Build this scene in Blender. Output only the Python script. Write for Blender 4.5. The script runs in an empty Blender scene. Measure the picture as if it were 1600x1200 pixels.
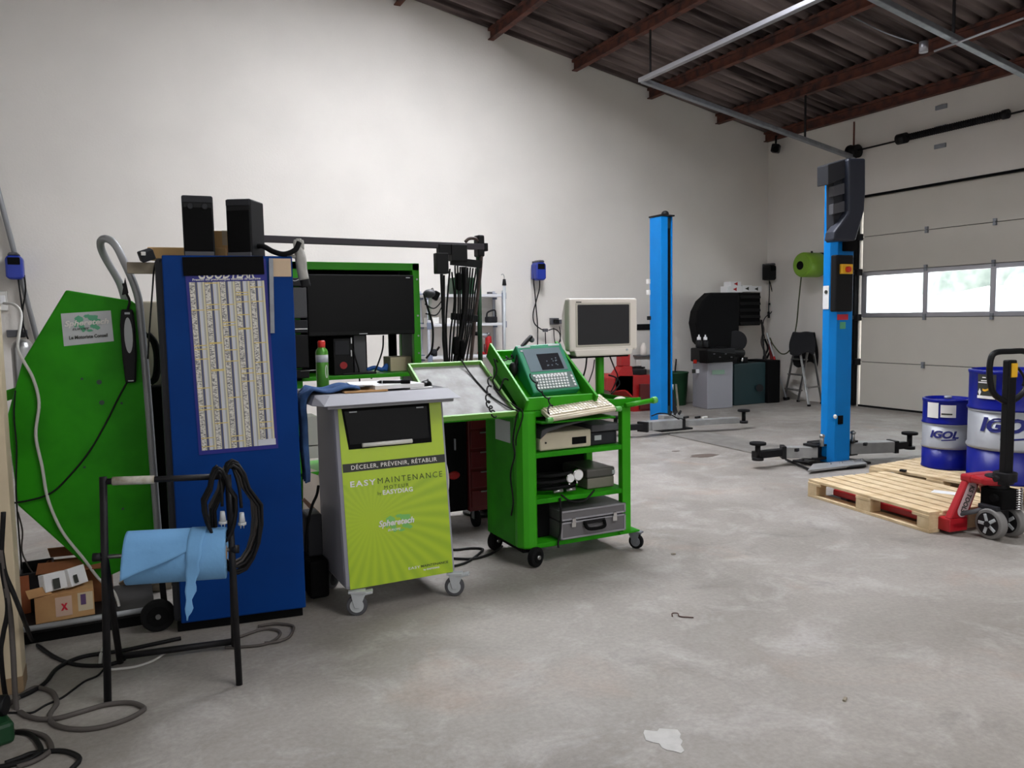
import bpy, math, random
from mathutils import Matrix, Vector
random.seed(7)
sc = bpy.context.scene
COL = sc.collection
R = math.radians
PI = math.pi

# ---------------------------------------------------------------- camera
F_PX, CAM_H = 1230.0, 1.5
YAW, PITCH, ROLL = R(26.567), R(4.881), R(-0.954)
fwd = Vector((math.sin(YAW)*math.cos(PITCH), math.cos(YAW)*math.cos(PITCH), -math.sin(PITCH)))
rgt = Vector((math.cos(YAW), -math.sin(YAW), 0))
upv = rgt.cross(fwd)
rg2 = rgt*math.cos(ROLL) + upv*math.sin(ROLL)
up2 = -rgt*math.sin(ROLL) + upv*math.cos(ROLL)
CAM = Vector((0, 0, CAM_H))
cd = bpy.data.cameras.new('camera')
cd.sensor_width = 36.0
cd.lens = 36.0*F_PX/1600.0
cd.clip_start = 0.05
cam = bpy.data.objects.new('camera', cd)
COL.objects.link(cam)
mw = Matrix.Identity(4)
for i in range(3):
    mw[i][0], mw[i][1], mw[i][2], mw[i][3] = rg2[i], up2[i], -fwd[i], CAM[i]
cam.matrix_world = mw
sc.camera = cam

# survey helpers: a photo measurement + a known plane of the room -> a point of the room
def ray(x, y): return rg2*((x-800)/F_PX) + up2*((600-y)/F_PX) + fwd
def pz(x, y, z=0.0):
    d = ray(x, y); return CAM + d*((z-CAM_H)/d.z)
def py(x, y, Y):
    d = ray(x, y); return CAM + d*(Y/d.y)
def pxx(x, y, X):
    d = ray(x, y); return CAM + d*(X/d.x)
def pp(x, y, P0, N):
    d = ray(x, y); N = Vector(N); return CAM + d*((Vector(P0)-CAM).dot(N)/d.dot(N))

# ---------------------------------------------------------------- world, light, exposure
w = bpy.data.worlds.new('overcast_sky'); sc.world = w; w.use_nodes = True
nt = w.node_tree; bg = nt.nodes['Background']
bg.inputs[0].default_value = (0.93, 0.97, 1.0, 1); bg.inputs[1].default_value = 9.0
sc.view_settings.view_transform = 'Standard'
sc.view_settings.look = 'None'
sc.view_settings.exposure = 0.0
sc.view_settings.gamma = 1.0
sc.view_settings.use_curve_mapping = False
SKY_NEAR, SKY_FAR, REAR_WIN, LEFT_WIN = 28.5, 7.0, 1.7, 0.8       # brightness of the roof lights and of the added rear and left fill panels

# ---------------------------------------------------------------- materials
def lin(c):
    return tuple((v/255/12.92 if v/255 <= 0.04045 else ((v/255+0.055)/1.055)**2.4) for v in c)
MATS = {}
def mat(name, rgb, rough=0.5, metal=0.0, var=0.0, scale=6.0, bump=0.0, bscale=60.0, rgb2=None, coat=0.0, spec=0.5):
    if name in MATS: return MATS[name]
    m = bpy.data.materials.new(name); m.use_nodes = True
    n = m.node_tree; b = n.nodes['Principled BSDF']
    c = lin(rgb)
    b.inputs['Base Color'].default_value = (*c, 1)
    b.inputs['Roughness'].default_value = rough
    b.inputs['Metallic'].default_value = metal
    b.inputs['Specular IOR Level'].default_value = spec
    if coat: b.inputs['Coat Weight'].default_value = coat
    if var or rgb2:
        tc = n.nodes.new('ShaderNodeTexCoord')
        nz = n.nodes.new('ShaderNodeTexNoise'); nz.inputs['Scale'].default_value = scale; nz.inputs['Detail'].default_value = 6
        n.links.new(tc.outputs['Object'], nz.inputs['Vector'])
        rp = n.nodes.new('ShaderNodeValToRGB')
        d = lin(rgb2) if rgb2 else tuple(v*(1-var) for v in c)
        rp.color_ramp.elements[0].position = 0.35; rp.color_ramp.elements[0].color = (*d, 1)
        rp.color_ramp.elements[1].position = 0.62; rp.color_ramp.elements[1].color = (*c, 1)
        n.links.new(nz.outputs['Fac'], rp.inputs['Fac'])
        n.links.new(rp.outputs['Color'], b.inputs['Base Color'])
    if bump:
        tc2 = n.nodes.new('ShaderNodeTexCoord')
        n2 = n.nodes.new('ShaderNodeTexNoise'); n2.inputs['Scale'].default_value = bscale; n2.inputs['Detail'].default_value = 4
        n.links.new(tc2.outputs['Object'], n2.inputs['Vector'])
        bp = n.nodes.new('ShaderNodeBump'); bp.inputs['Strength'].default_value = bump; bp.inputs['Distance'].default_value = 0.02
        n.links.new(n2.outputs['Fac'], bp.inputs['Height'])
        n.links.new(bp.outputs['Normal'], b.inputs['Normal'])
    MATS[name] = m
    return m
def emis(name, rgb, s):
    m = bpy.data.materials.new(name); m.use_nodes = True
    b = m.node_tree.nodes['Principled BSDF']
    b.inputs['Base Color'].default_value = (0.8, 0.8, 0.8, 1)
    b.inputs['Emission Color'].default_value = (*lin(rgb), 1); b.inputs['Emission Strength'].default_value = s
    return m

def floor_mat():
    m = bpy.data.materials.new('worn_concrete'); m.use_nodes = True
    n = m.node_tree; b = n.nodes['Principled BSDF']; L = n.links.new
    tc = n.nodes.new('ShaderNodeTexCoord')
    def noise(s, d=8, r=0.6, dist=0.0):
        z = n.nodes.new('ShaderNodeTexNoise'); z.inputs['Scale'].default_value = s; z.inputs['Detail'].default_value = d
        z.inputs['Roughness'].default_value = r; z.inputs['Distortion'].default_value = dist
        L(tc.outputs['Object'], z.inputs['Vector']); return z.outputs['Fac']
    def ramp(f, p0, c0, p1, c1):
        r = n.nodes.new('ShaderNodeValToRGB'); e = r.color_ramp.elements
        e[0].position, e[0].color = p0, (*c0, 1); e[1].position, e[1].color = p1, (*c1, 1); L(f, r.inputs['Fac']); return r.outputs['Color']
    def mix(f, a, c, t='MIX'):
        x = n.nodes.new('ShaderNodeMix'); x.data_type = 'RGBA'; x.blend_type = t
        if isinstance(f, float): x.inputs[0].default_value = f
        else: L(f, x.inputs[0])
        L(a, x.inputs[6])
        if isinstance(c, tuple): x.inputs[7].default_value = (*c, 1)
        else: L(c, x.inputs[7])
        return x.outputs[2]
    one, zero = (1, 1, 1), (0, 0, 0)
    base = ramp(noise(0.8, 10, .62, .4), .30, lin((130, 124, 117)), .70, lin((162, 156, 149)))
    base = mix(ramp(noise(2.6, 10, .7, .6), .5, zero, .75, (.8, .8, .8)), base, lin((180, 176, 171)))
    base = mix(ramp(noise(1.1, 8, .6, .8), .58, zero, .76, (.55, .55, .55)), base, lin((164, 142, 126)))
    base = mix(ramp(noise(1.7, 10, .7, 1.0), .58, zero, .76, (.65, .65, .65)), base, lin((104, 100, 96)))
    base = mix(ramp(noise(5.5, 8, .7, .5), .64, zero, .78, (.5, .5, .5)), base, lin((90, 85, 81)))
    base = mix(.35, base, ramp(noise(45, 4), .3, (.55, .55, .55), .7, (1.15, 1.15, 1.15)), 'MULTIPLY')
    L(base, b.inputs['Base Color'])
    L(ramp(noise(2.2, 6), .3, (.42,)*3, .7, (.7,)*3), b.inputs['Roughness'])
    b.inputs['Specular IOR Level'].default_value = 0.35
    bp = n.nodes.new('ShaderNodeBump'); bp.inputs['Strength'].default_value = .12; bp.inputs['Distance'].default_value = .01
    L(noise(60, 6), bp.inputs['Height']); L(bp.outputs['Normal'], b.inputs['Normal'])
    return m

def roof_mat():       # grime streaks down the slope; their tone also paints in corrugation shading
    m = bpy.data.materials.new('old_fibre_cement'); m.use_nodes = True
    n = m.node_tree; b = n.nodes['Principled BSDF']; L = n.links.new
    tc = n.nodes.new('ShaderNodeTexCoord'); mp = n.nodes.new('ShaderNodeMapping'); mp.inputs['Scale'].default_value = (.45, 7.5, .5)
    L(tc.outputs['Object'], mp.inputs['Vector'])
    z = n.nodes.new('ShaderNodeTexNoise'); z.inputs['Scale'].default_value = 1.0; z.inputs['Detail'].default_value = 5; L(mp.outputs[0], z.inputs['Vector'])
    r = n.nodes.new('ShaderNodeValToRGB'); e = r.color_ramp.elements
    e[0].position, e[0].color = .36, (*lin((52, 44, 43)), 1); e[1].position, e[1].color = .64, (*lin((132, 118, 114)), 1)
    L(z.outputs['Fac'], r.inputs['Fac']); L(r.outputs['Color'], b.inputs['Base Color']); b.inputs['Roughness'].default_value = .95
    b.inputs['Specular IOR Level'].default_value = .1
    return m

def glass_mat():
    m = bpy.data.materials.new('acrylic_pane'); m.use_nodes = True
    n = m.node_tree; n.nodes.remove(n.nodes['Principled BSDF'])
    o = n.nodes['Material Output']
    t = n.nodes.new('ShaderNodeBsdfTransparent'); t.inputs[0].default_value = (.93, .95, .95, 1)
    g = n.nodes.new('ShaderNodeBsdfGlossy'); g.inputs['Roughness'].default_value = .05
    x = n.nodes.new('ShaderNodeMixShader'); x.inputs[0].default_value = .05
    n.links.new(t.outputs[0], x.inputs[1]); n.links.new(g.outputs[0], x.inputs[2]); n.links.new(x.outputs[0], o.inputs[0])
    return m

def burst_mat():      # printed swirl of rays on the lime front
    m = bpy.data.materials.new('lime_print'); m.use_nodes = True
    n = m.node_tree; b = n.nodes['Principled BSDF']; L = n.links.new
    tc = n.nodes.new('ShaderNodeTexCoord'); sp = n.nodes.new('ShaderNodeSeparateXYZ'); L(tc.outputs['Object'], sp.inputs[0])
    def mth(op, a, c=None):
        q = n.nodes.new('ShaderNodeMath'); q.operation = op
        for i, v in enumerate((a, c)):
            if v is None: continue
            if isinstance(v, (int, float)): q.inputs[i].default_value = v
            else: L(v, q.inputs[i])
        return q.outputs[0]
    dx = mth('SUBTRACT', sp.outputs['X'], .16); dz = mth('SUBTRACT', sp.outputs['Z'], .47)
    ang = mth('ARCTAN2', dz, dx); rad = mth('SQRT', mth('ADD', mth('MULTIPLY', dx, dx), mth('MULTIPLY', dz, dz)))
    s = mth('SINE', mth('ADD', mth('MULTIPLY', ang, 34), mth('MULTIPLY', rad, 9)))
    s2 = mth('ADD', mth('MULTIPLY', s, .5), .5)
    up = mth('MULTIPLY', s2, mth('LESS_THAN', sp.outputs['Z'], .66))
    fac = mth('MULTIPLY', up, mth('MINIMUM', mth('MULTIPLY', rad, 3.0), 1))
    x = n.nodes.new('ShaderNodeMix'); x.data_type = 'RGBA'; L(fac, x.inputs[0])
    x.inputs[6].default_value = (*lin((172, 200, 38)), 1); x.inputs[7].default_value = (*lin((152, 184, 36)), 1)
    L(x.outputs[2], b.inputs['Base Color']); b.inputs['Roughness'].default_value = .32
    return m

def fine_print():
    m = bpy.data.materials.new('fine_print'); m.use_nodes = True
    n = m.node_tree; b = n.nodes['Principled BSDF']; L = n.links.new
    tc = n.nodes.new('ShaderNodeTexCoord'); mp = n.nodes.new('ShaderNodeMapping'); mp.inputs['Scale'].default_value = (90, 90, 260)
    L(tc.outputs['Object'], mp.inputs['Vector'])
    z = n.nodes.new('ShaderNodeTexNoise'); z.inputs['Scale'].default_value = 1.2; z.inputs['Detail'].default_value = 2; L(mp.outputs[0], z.inputs['Vector'])
    r = n.nodes.new('ShaderNodeValToRGB'); e = r.color_ramp.elements
    e[0].position, e[0].color = .42, (*lin((120, 118, 120)), 1); e[1].position, e[1].color = .52, (*lin((222, 218, 208)), 1)
    L(z.outputs['Fac'], r.inputs['Fac']); L(r.outputs['Color'], b.inputs['Base Color']); b.inputs['Roughness'].default_value = .5
    return m

M = dict(
 wall=mat('white_plaster', (226, 221, 213), .9, var=.05, scale=1.3, bump=.08, bscale=40),
 block=mat('bare_block', (104, 98, 92), .95, var=.2, scale=3),

 rust=mat('rusty_steel', (104, 58, 44), .8, rgb2=(62, 40, 36), scale=7),
 door=mat('door_panel_paint', (204, 199, 188), .55, var=.03, scale=2),
 alu=mat('aluminium', (178, 178, 184), .38, .85),
 galv=mat('galvanised', (150, 154, 160), .45, .7, var=.2, scale=12),
 rubber=mat('black_rubber', (17, 17, 18), .85, spec=.2),
 black=mat('black_plastic', (15, 15, 17), .5, spec=.25),
 blackm=mat('matt_black', (10, 10, 11), .85, spec=.15),
 charcoal=mat('charcoal_plastic', (44, 45, 49), .6, spec=.25),
 dgrey=mat('dark_grey_plastic', (78, 78, 82), .55),
 gloss=mat('glossy_black', (8, 8, 9), .3, spec=.12),
 white=mat('white_plastic', (224, 222, 216), .5),
 paper=mat('white_paper', (236, 236, 236), .85),
 cream=mat('cream_paint', (206, 190, 160), .6, var=.12, scale=5),
 beige=mat('beige_plastic', (206, 196, 172), .5, var=.06, scale=9),
 crt=mat('crt_beige', (236, 228, 218), .5),
 green=mat('machine_green', (56, 160, 22), .4, var=.08, scale=4, spec=.25),
 greend=mat('machine_green_worn', (44, 148, 16), .5, rgb2=(36, 128, 12), scale=5, spec=.15),
 greenl=mat('handle_green', (96, 176, 84), .4),
 lime=mat('lime_plain', (166, 198, 40), .35),
 dgreen=mat('dark_green', (20, 66, 36), .5, var=.2),
 teal=mat('teal_case', (44, 142, 104), .42, var=.06),
 tealscr=mat('lcd_grey', (112, 128, 136), .3),
 tealdark=mat('dark_teal', (24, 52, 56), .5),
 bluecab=mat('cabinet_blue', (4, 56, 126), .5, rgb2=(3, 50, 116), scale=2.5, spec=.12),
 liftblue=mat('lift_blue', (6, 130, 212), .45, var=.06, scale=5, spec=.2),
 drumblue=mat('drum_blue', (8, 20, 126), .34, spec=.25),
 drumgrey=mat('drum_silver', (150, 152, 156), .45, .2),
 reelblue=mat('reel_blue', (30, 52, 150), .4),
 reelgreen=mat('reel_lime', (122, 166, 40), .45, var=.08),
 red=mat('tool_red', (176, 26, 28), .4, var=.15),
 jackred=mat('jack_red', (172, 22, 34), .36, var=.12, scale=10),
 dred=mat('dark_red', (90, 14, 16), .45),
 wood=mat('pale_pine', (222, 200, 162), .75, rgb2=(198, 172, 132), scale=9, bump=.1, bscale=30),
 woodo=mat('old_plank', (150, 140, 122), .8, var=.3, scale=10),
 card=mat('cardboard', (196, 154, 104), .85, rgb2=(172, 128, 84), scale=5),
 steel=mat('brushed_steel', (160, 160, 158), .35, .9),
 chrome=mat('chrome', (215, 215, 215), .12, 1.0),
 armgrey=mat('lift_arm_grey', (158, 158, 156), .5, .15, var=.2, scale=8),
 iron=mat('black_iron', (30, 29, 31), .55, .2, var=.3, scale=14, spec=.3),
 cable=mat('cable_black', (18, 17, 18), .6, spec=.25),
 cableg=mat('cable_dusty', (78, 72, 68), .7),
 cablew=mat('cable_white', (206, 204, 198), .5),
 tubegrey=mat('grey_tube', (146, 148, 150), .4, .2),
 roll=mat('blue_paper', (112, 164, 210), .9, bump=.06, bscale=60),
 denim=mat('blue_cloth', (58, 92, 140), .95, rgb2=(28, 48, 88), scale=7, bump=.4, bscale=18),
 cloth=mat('black_cloth', (24, 24, 27), .95, bump=.3, bscale=20),
 greycloth=mat('grey_cloth', (168, 166, 160), .95, bump=.3, bscale=30),
 navy=mat('poster_navy', (30, 32, 128), .5),
 colnavy=mat('poster_column', (84, 88, 116), .5),
 colpale=mat('poster_pale', (206, 208, 216), .5),
 colgrey=mat('poster_grey', (168, 170, 170), .5),
 colcream=mat('poster_cream', (218, 210, 172), .5),
 colyellow=mat('poster_yellow', (214, 192, 112), .5),
 yellow=mat('yellow_plastic', (232, 178, 40), .45),
 orange=mat('orange_red', (206, 84, 40), .5),
 redbtn=mat('red_button', (206, 44, 30), .4),
 hazard=mat('label_red', (206, 40, 60), .5),
 logogreen=mat('logo_green', (88, 168, 128), .5),
 labelgrey=mat('label_silver', (186, 190, 192), .4),
 ink=mat('ink_dark', (48, 50, 44), .6),
 inkgreen=mat('ink_olive', (66, 84, 30), .6),
 inkblue=mat('ink_blue', (24, 34, 120), .5),
 greybox=mat('balancer_grey', (150, 150, 156), .5),
 silver=mat('silver_top', (150, 150, 156), .5, .0, spec=.3),
 trayf=mat('foil_film', (158, 158, 155), .55, rgb2=(130, 128, 124), scale=9, bump=.25, bscale=16, spec=.25),
 case=mat('case_aluminium', (112, 110, 112), .5, .3),
 greybody=mat('cart_grey', (148, 148, 158), .45),
 screen=mat('dark_screen', (40, 40, 44), .18),
 lcd=mat('monitor_black', (9, 9, 10), .4, spec=.2),
 tile=mat('beige_tile', (176, 164, 146), .85, var=.2, scale=12),
 hedge=mat('hedge_green', (126, 131, 124), .95, rgb2=(100, 107, 101), scale=3),
 yard=mat('yard_concrete', (214, 212, 206), .9),
 roofsheet=roof_mat(), floor=floor_mat(), glass=glass_mat(), burst=burst_mat(), fine=fine_print(),
 skyn=emis('roof_light_near', (244, 247, 255), SKY_NEAR), skyf=emis('roof_light_far', (250, 250, 252), SKY_FAR), rearw=emis('rear_window_daylight', (250, 250, 250), REAR_WIN), leftw=emis('left_window_daylight', (250, 250, 250), LEFT_WIN),
)

# ---------------------------------------------------------------- mesh helpers
class MB:
    def __init__(s): s.v, s.f, s.sm, s.mi = [], [], [], []
    def add(s, vs, fs, smooth=False, T=None, mi=0):
        o = len(s.v)
        for p in vs:
            p = Vector(p)
            s.v.append(T @ p if T is not None else p)
        for i, f in enumerate(fs):
            s.f.append([o+k for k in f]); s.sm.append(smooth[i] if isinstance(smooth, list) else smooth); s.mi.append(mi)
        return s
    def box(s, a, b, T=None, mi=0):
        x0, y0, z0 = a; x1, y1, z1 = b
        return s.add([(x0,y0,z0),(x1,y0,z0),(x1,y1,z0),(x0,y1,z0),(x0,y0,z1),(x1,y0,z1),(x1,y1,z1),(x0,y1,z1)],
                     [(0,3,2,1),(4,5,6,7),(0,1,5,4),(1,2,6,5),(2,3,7,6),(3,0,4,7)], False, T, mi)
    def cbox(s, c, d, rz=0.0, rx=0.0, ry=0.0, mi=0):
        T = Matrix.Translation(c) @ Matrix.Rotation(rz,4,'Z') @ Matrix.Rotation(ry,4,'Y') @ Matrix.Rotation(rx,4,'X')
        return s.box((-d[0]/2,-d[1]/2,-d[2]/2),(d[0]/2,d[1]/2,d[2]/2),T,mi)
    def bar(s, p0, p1, w, h=None, mi=0, up=(0,0,1)):      # square bar between two points
        h = h or w; p0, p1 = Vector(p0), Vector(p1); d = (p1-p0).normalized(); u = Vector(up)
        if abs(d.dot(u)) > .98: u = Vector((1,0,0))
        a = d.cross(u).normalized(); b = a.cross(d).normalized()
        vs = []
        for p in (p0, p1):
            for sx, sy in ((-1,-1),(1,-1),(1,1),(-1,1)): vs.append(p + a*(sx*w/2) + b*(sy*h/2))
        return s.add(vs, [(0,1,2,3),(7,6,5,4),(0,4,5,1),(1,5,6,2),(2,6,7,3),(3,7,4,0)], False, None, mi)
    def cyl(s, p0, p1, r, r1=None, n=20, mi=0, T=None, caps=True):
        p0, p1 = Vector(p0), Vector(p1); d = (p1-p0).normalized()
        a = d.orthogonal().normalized(); b = d.cross(a); r1 = r if r1 is None else r1
        vs = [p0 + (a*math.cos(2*PI*i/n) + b*math.sin(2*PI*i/n))*r for i in range(n)] + [p1 + (a*math.cos(2*PI*i/n) + b*math.sin(2*PI*i/n))*r1 for i in range(n)]
        fs = [(i,(i+1)%n,n+(i+1)%n,n+i) for i in range(n)]; sm = [True]*n
        if caps: fs += [tuple(range(n-1,-1,-1)), tuple(range(n,2*n))]; sm += [False]*2
        return s.add(vs, fs, sm, T, mi)
    def tube(s, path, r, n=8, closed=False, mi=0):
        P = [Vector(p) for p in path]; k = len(P); vs, fs, sm = [], [], []
        t0 = (P[1]-P[0]).normalized(); a = t0.orthogonal().normalized()
        for i in range(k):
            t = ((P[(i+1)%k]-P[i-1]) if closed or 0 < i < k-1 else (P[1]-P[0] if i == 0 else P[-1]-P[-2]))
            t = t.normalized() if t.length > 1e-9 else t0
            a = (a - t*a.dot(t)); a = a.normalized() if a.length > 1e-6 else t.orthogonal().normalized()
            b = t.cross(a); rr = r[i] if isinstance(r, (list, tuple)) else r
            vs += [P[i] + (a*math.cos(2*PI*j/n) + b*math.sin(2*PI*j/n))*rr for j in range(n)]
        for i in range(k if closed else k-1):
            for j in range(n): fs.append((i*n+j, i*n+(j+1)%n, ((i+1)%k)*n+(j+1)%n, ((i+1)%k)*n+j)); sm.append(True)
        if not closed: fs += [tuple(range(n-1,-1,-1)), tuple(range((k-1)*n, k*n))]; sm += [False]*2
        return s.add(vs, fs, sm, None, mi)
    def prism(s, poly, ext, T=None, mi=0):       # poly: 3-d points of one face (ccw seen from outside), ext: vector to the other face
        n = len(poly); e = Vector(ext); vs = [Vector(p) for p in poly] + [Vector(p)+e for p in poly]
        fs = [tuple(range(n)), tuple(range(2*n-1, n-1, -1))] + [(i, n+i, n+(i+1)%n, (i+1)%n) for i in range(n)]
        return s.add(vs, fs, False, T, mi)
    def lathe(s, prof, T=None, n=32, mi=0, smooth=True):   # prof: (r, z), axis Z
        vs, fs, sm = [], [], []
        for r, z in prof: vs += [(r*math.cos(2*PI*j/n), r*math.sin(2*PI*j/n), z) for j in range(n)]
        for i in range(len(prof)-1):
            for j in range(n): fs.append((i*n+j, i*n+(j+1)%n, (i+1)*n+(j+1)%n, (i+1)*n+j)); sm.append(smooth)
        if prof[0][0] > 1e-6: fs.append(tuple(range(n-1,-1,-1))); sm.append(False)
        if prof[-1][0] > 1e-6: fs.append(tuple(range((len(prof)-1)*n, len(prof)*n))); sm.append(False)
        return s.add(vs, fs, sm, T, mi)
    def ell(s, c, r, n=14, mi=0, T=None):
        vs, fs = [], []; m = n//2
        for i in range(m+1):
            th = PI*i/m
            vs += [(c[0]+r[0]*math.sin(th)*math.cos(2*PI*j/n), c[1]+r[1]*math.sin(th)*math.sin(2*PI*j/n), c[2]-r[2]*math.cos(th)) for j in range(n)]
        for i in range(m):
            for j in range(n): fs.append((i*n+j, i*n+(j+1)%n, (i+1)*n+(j+1)%n, (i+1)*n+j))
        return s.add(vs, fs, True, T, mi)
    def grid(s, fn, nu, nv, smooth=True, mi=0, T=None):
        vs = [fn(i/nu, j/nv) for j in range(nv+1) for i in range(nu+1)]
        fs = [(j*(nu+1)+i, j*(nu+1)+i+1, (j+1)*(nu+1)+i+1, (j+1)*(nu+1)+i) for j in range(nv) for i in range(nu)]
        return s.add(vs, fs, smooth, T, mi)
    def build(s, name, m, parent=None, bevel=0.0, world=False, solid=0.0, seg=2):
        vs = s.v
        if world and parent is not None:
            q = parent
            while q.name not in ROOT_T and q.parent: q = q.parent
            if q.name in ROOT_T:
                Ti = ROOT_T[q.name].inverted(); vs = [Ti @ p for p in vs]
        me = bpy.data.meshes.new(name); me.from_pydata([tuple(p) for p in vs], [], s.f); 
        ms = m if isinstance(m, (list, tuple)) else [m]
        for q in ms: me.materials.append(M[q] if isinstance(q, str) else q)
        me.polygons.foreach_set('use_smooth', s.sm); me.polygons.foreach_set('material_index', s.mi); me.update()
        o = bpy.data.objects.new(name, me); COL.objects.link(o)
        if parent is not None: o.parent = parent
        if solid:
            q = o.modifiers.new('solidify', 'SOLIDIFY'); q.thickness = solid; q.offset = 0
        if bevel:
            q = o.modifiers.new('bevel', 'BEVEL'); q.width = bevel; q.segments = seg; q.limit_method = 'ANGLE'; q.angle_limit = R(40)
        return o

ROOT_T = {}
def thing(name, label, cat, loc=(0,0,0), rz=0.0, group=None, kind=None):
    o = bpy.data.objects.new(name, None); COL.objects.link(o); o.empty_display_size = .1
    T = Matrix.Translation(loc) @ Matrix.Rotation(rz,4,'Z'); o.matrix_world = T; ROOT_T[o.name] = T
    return tag(o, label, cat, group, kind)
def tag(o, label=None, cat=None, group=None, kind=None):
    if label: o['label'] = label
    if cat: o['category'] = cat
    if group: o['group'] = group
    if kind: o['kind'] = kind
    return o
def struct(o): o['kind'] = 'structure'; return o
def one(mb, name, m, label, cat, bevel=0.0, group=None, **k):
    """a thing that is a single mesh, its origin at its base"""
    xs = [p.x for p in mb.v]; ys = [p.y for p in mb.v]; zs = [p.z for p in mb.v]
    o0 = Vector(((min(xs)+max(xs))/2, (min(ys)+max(ys))/2, min(zs)))
    mb.v = [p-o0 for p in mb.v]
    o = mb.build(name, m, None, bevel, **k); o.location = o0
    return tag(o, label, cat, group)
def dup(root, loc, rz=None, label=None, group=None):
    r = root.copy(); COL.objects.link(r); r.location = loc
    if rz is not None: r.rotation_euler = (0,0,rz)
    if label: r['label'] = label
    if group: r['group'] = group
    for ch in list(root.children):
        c = ch.copy(); COL.objects.link(c); c.parent = r
        for g in ch.children:
            d = g.copy(); COL.objects.link(d); d.parent = c
    return r
def cr(pts, n=6, closed=False):                 # Catmull-Rom through points
    P = [Vector(p) for p in pts]; out = []; k = len(P)
    rng = range(k) if closed else range(k-1)
    for i in rng:
        p0 = P[i-1] if (i > 0 or closed) else P[0]*2-P[1]; p1 = P[i]; p2 = P[(i+1)%k]
        p3 = P[(i+2)%k] if (i+2 < k or closed) else P[-1]*2-P[-2]
        for j in range(n):
            t = j/n
            out.append(.5*((2*p1)+(p2-p0)*t+(2*p0-5*p1+4*p2-p3)*t*t+(3*p1-p0-3*p2+p3)*t**3))
    if not closed: out.append(P[-1])
    return out
TXT = {}
def textdata(s, bold=.02, shear=0.0, sp=1.0):
    key = (s, bold, shear, sp)
    if key not in TXT:
        cu = bpy.data.curves.new('lettering', 'FONT'); cu.body = s; cu.size = 1; cu.offset = bold; cu.shear = shear; cu.resolution_u = 3; cu.space_character = sp
        ob = bpy.data.objects.new('lettering', cu); me = bpy.data.meshes.new_from_object(ob)
        vs = [tuple(v.co) for v in me.vertices]; fs = [tuple(p.vertices) for p in me.polygons]
        bpy.data.objects.remove(ob); bpy.data.curves.remove(cu); bpy.data.meshes.remove(me)
        x0 = min(v[0] for v in vs); x1 = max(v[0] for v in vs); y0 = min(v[1] for v in vs); y1 = max(v[1] for v in vs)
        TXT[key] = ([((v[0]-(x0+x1)/2)/(x1-x0), (v[1]-(y0+y1)/2)/(y1-y0)) for v in vs], fs)
    return TXT[key]
def text(s, wd, ht, fn, name, m, parent, bold=.02, shear=0.0, world=False, sp=1.0):
    """flat lettering fitted to wd x ht and laid on a surface by fn(u, v)"""
    uv, fs = textdata(s, bold, shear, sp)
    mb = MB(); mb.add([fn(u*wd, v*ht) for u, v in uv], fs)
    return mb.build(name, m, parent, world=world)

# ================================================================ THE ROOM
XR, XL, YB, YF = 10.40, -5.5, 10.58, -3.5
RIDGE = 0.9
def roof_z(x): return 4.60 + .189*(XR-x) if x >= RIDGE else 4.60 + .189*(XR-RIDGE) - .189*(RIDGE-x)
struct(MB().box((XL-.3, YF-.3, -.2), (XR+.3, YB+.3, 0)).build('floor', 'floor'))
fl = bpy.data.objects['floor']
# spilled paint and dropped bits belong to the floor
sp = pz(1040, 1155)
pts = []
for i in range(22):
    a = 2*PI*i/22; r = .052*(1+.22*math.sin(3*a+.6)+.12*math.sin(7*a))
    pts.append((sp.x + r*1.15*math.cos(a), sp.y + r*1.5*math.sin(a), .0008))
MB().prism(pts, (0,0,.0012)).build('paint_spot', mat('old_paint', (186, 184, 180), .8, var=.12, scale=25), fl)
for (x, y, s) in ((1100, 712, .16), (1056, 705, .05)):
    c = pz(x, y); q = [(c.x+s*math.cos(2*PI*i/14)*(1+.2*math.sin(3*i)), c.y+.6*s*math.sin(2*PI*i/14), .0007) for i in range(14)]
    MB().prism(q, (0,0,.0008)).build('oil_stain', mat('oil_stain', (96, 84, 76), .6), fl)

zl, zr, zt = roof_z(XL), roof_z(XR), roof_z(RIDGE)
def wallpoly(name, y0, y1):
    g = [(XL,y0,0),(XR,y0,0),(XR,y0,zr+.04),(RIDGE,y0,zt+.04),(XL,y0,zl+.04)]
    return struct(MB().prism(g, (0,y1-y0,0)).build(name, 'wall'))
wallpoly('wall_back', YB, YB+.25)
# right wall with the door opening
DY0, DY1, DZ = 4.52, 8.62, 3.26
rw = MB()
rw.box((XR, YF, 0), (XR+.25, DY0, zr+.04)).box((XR, DY1, 0), (XR+.25, YB, zr+.04)).box((XR, DY0, DZ), (XR+.25, DY1, zr+.04))
struct(rw.build('wall_right', 'wall'))
# front wall (behind the camera) with openings for two added fill panels, left wall
fw = MB()
WZ0, WZ1 = 1.1, 3.9
for a, b, c, d in ((XL,-3.5,0,zl+.02), (.3,2.0,0,zr+.6), (5.8,XR,0,zr+.02)): fw.box((a,YF-.25,c),(b,YF,d))
for a, b in ((-3.5,.3),(2.0,5.8)): fw.box((a,YF-.25,0),(b,YF,WZ0)); fw.box((a,YF-.25,WZ1),(b,YF,zr+.5))
fw.prism([(XL,YF-.25,4.6),(XR,YF-.25,4.55),(RIDGE,YF-.25,zt+.02)], (0,.25,0))
struct(fw.build('wall_front', 'block'))
lw = MB()
for a, b in ((YF,-.5),(3.0,4.5),(8.0,YB)): lw.box((XL-.25,a,0),(XL,b,zl+.04))
for a, b in ((-.5,3.0),(4.5,8.0)): lw.box((XL-.25,a,0),(XL,b,WZ0)); lw.box((XL-.25,a,WZ1),(XL,b,zl+.04))
struct(lw.build('wall_left', 'block'))
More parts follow.
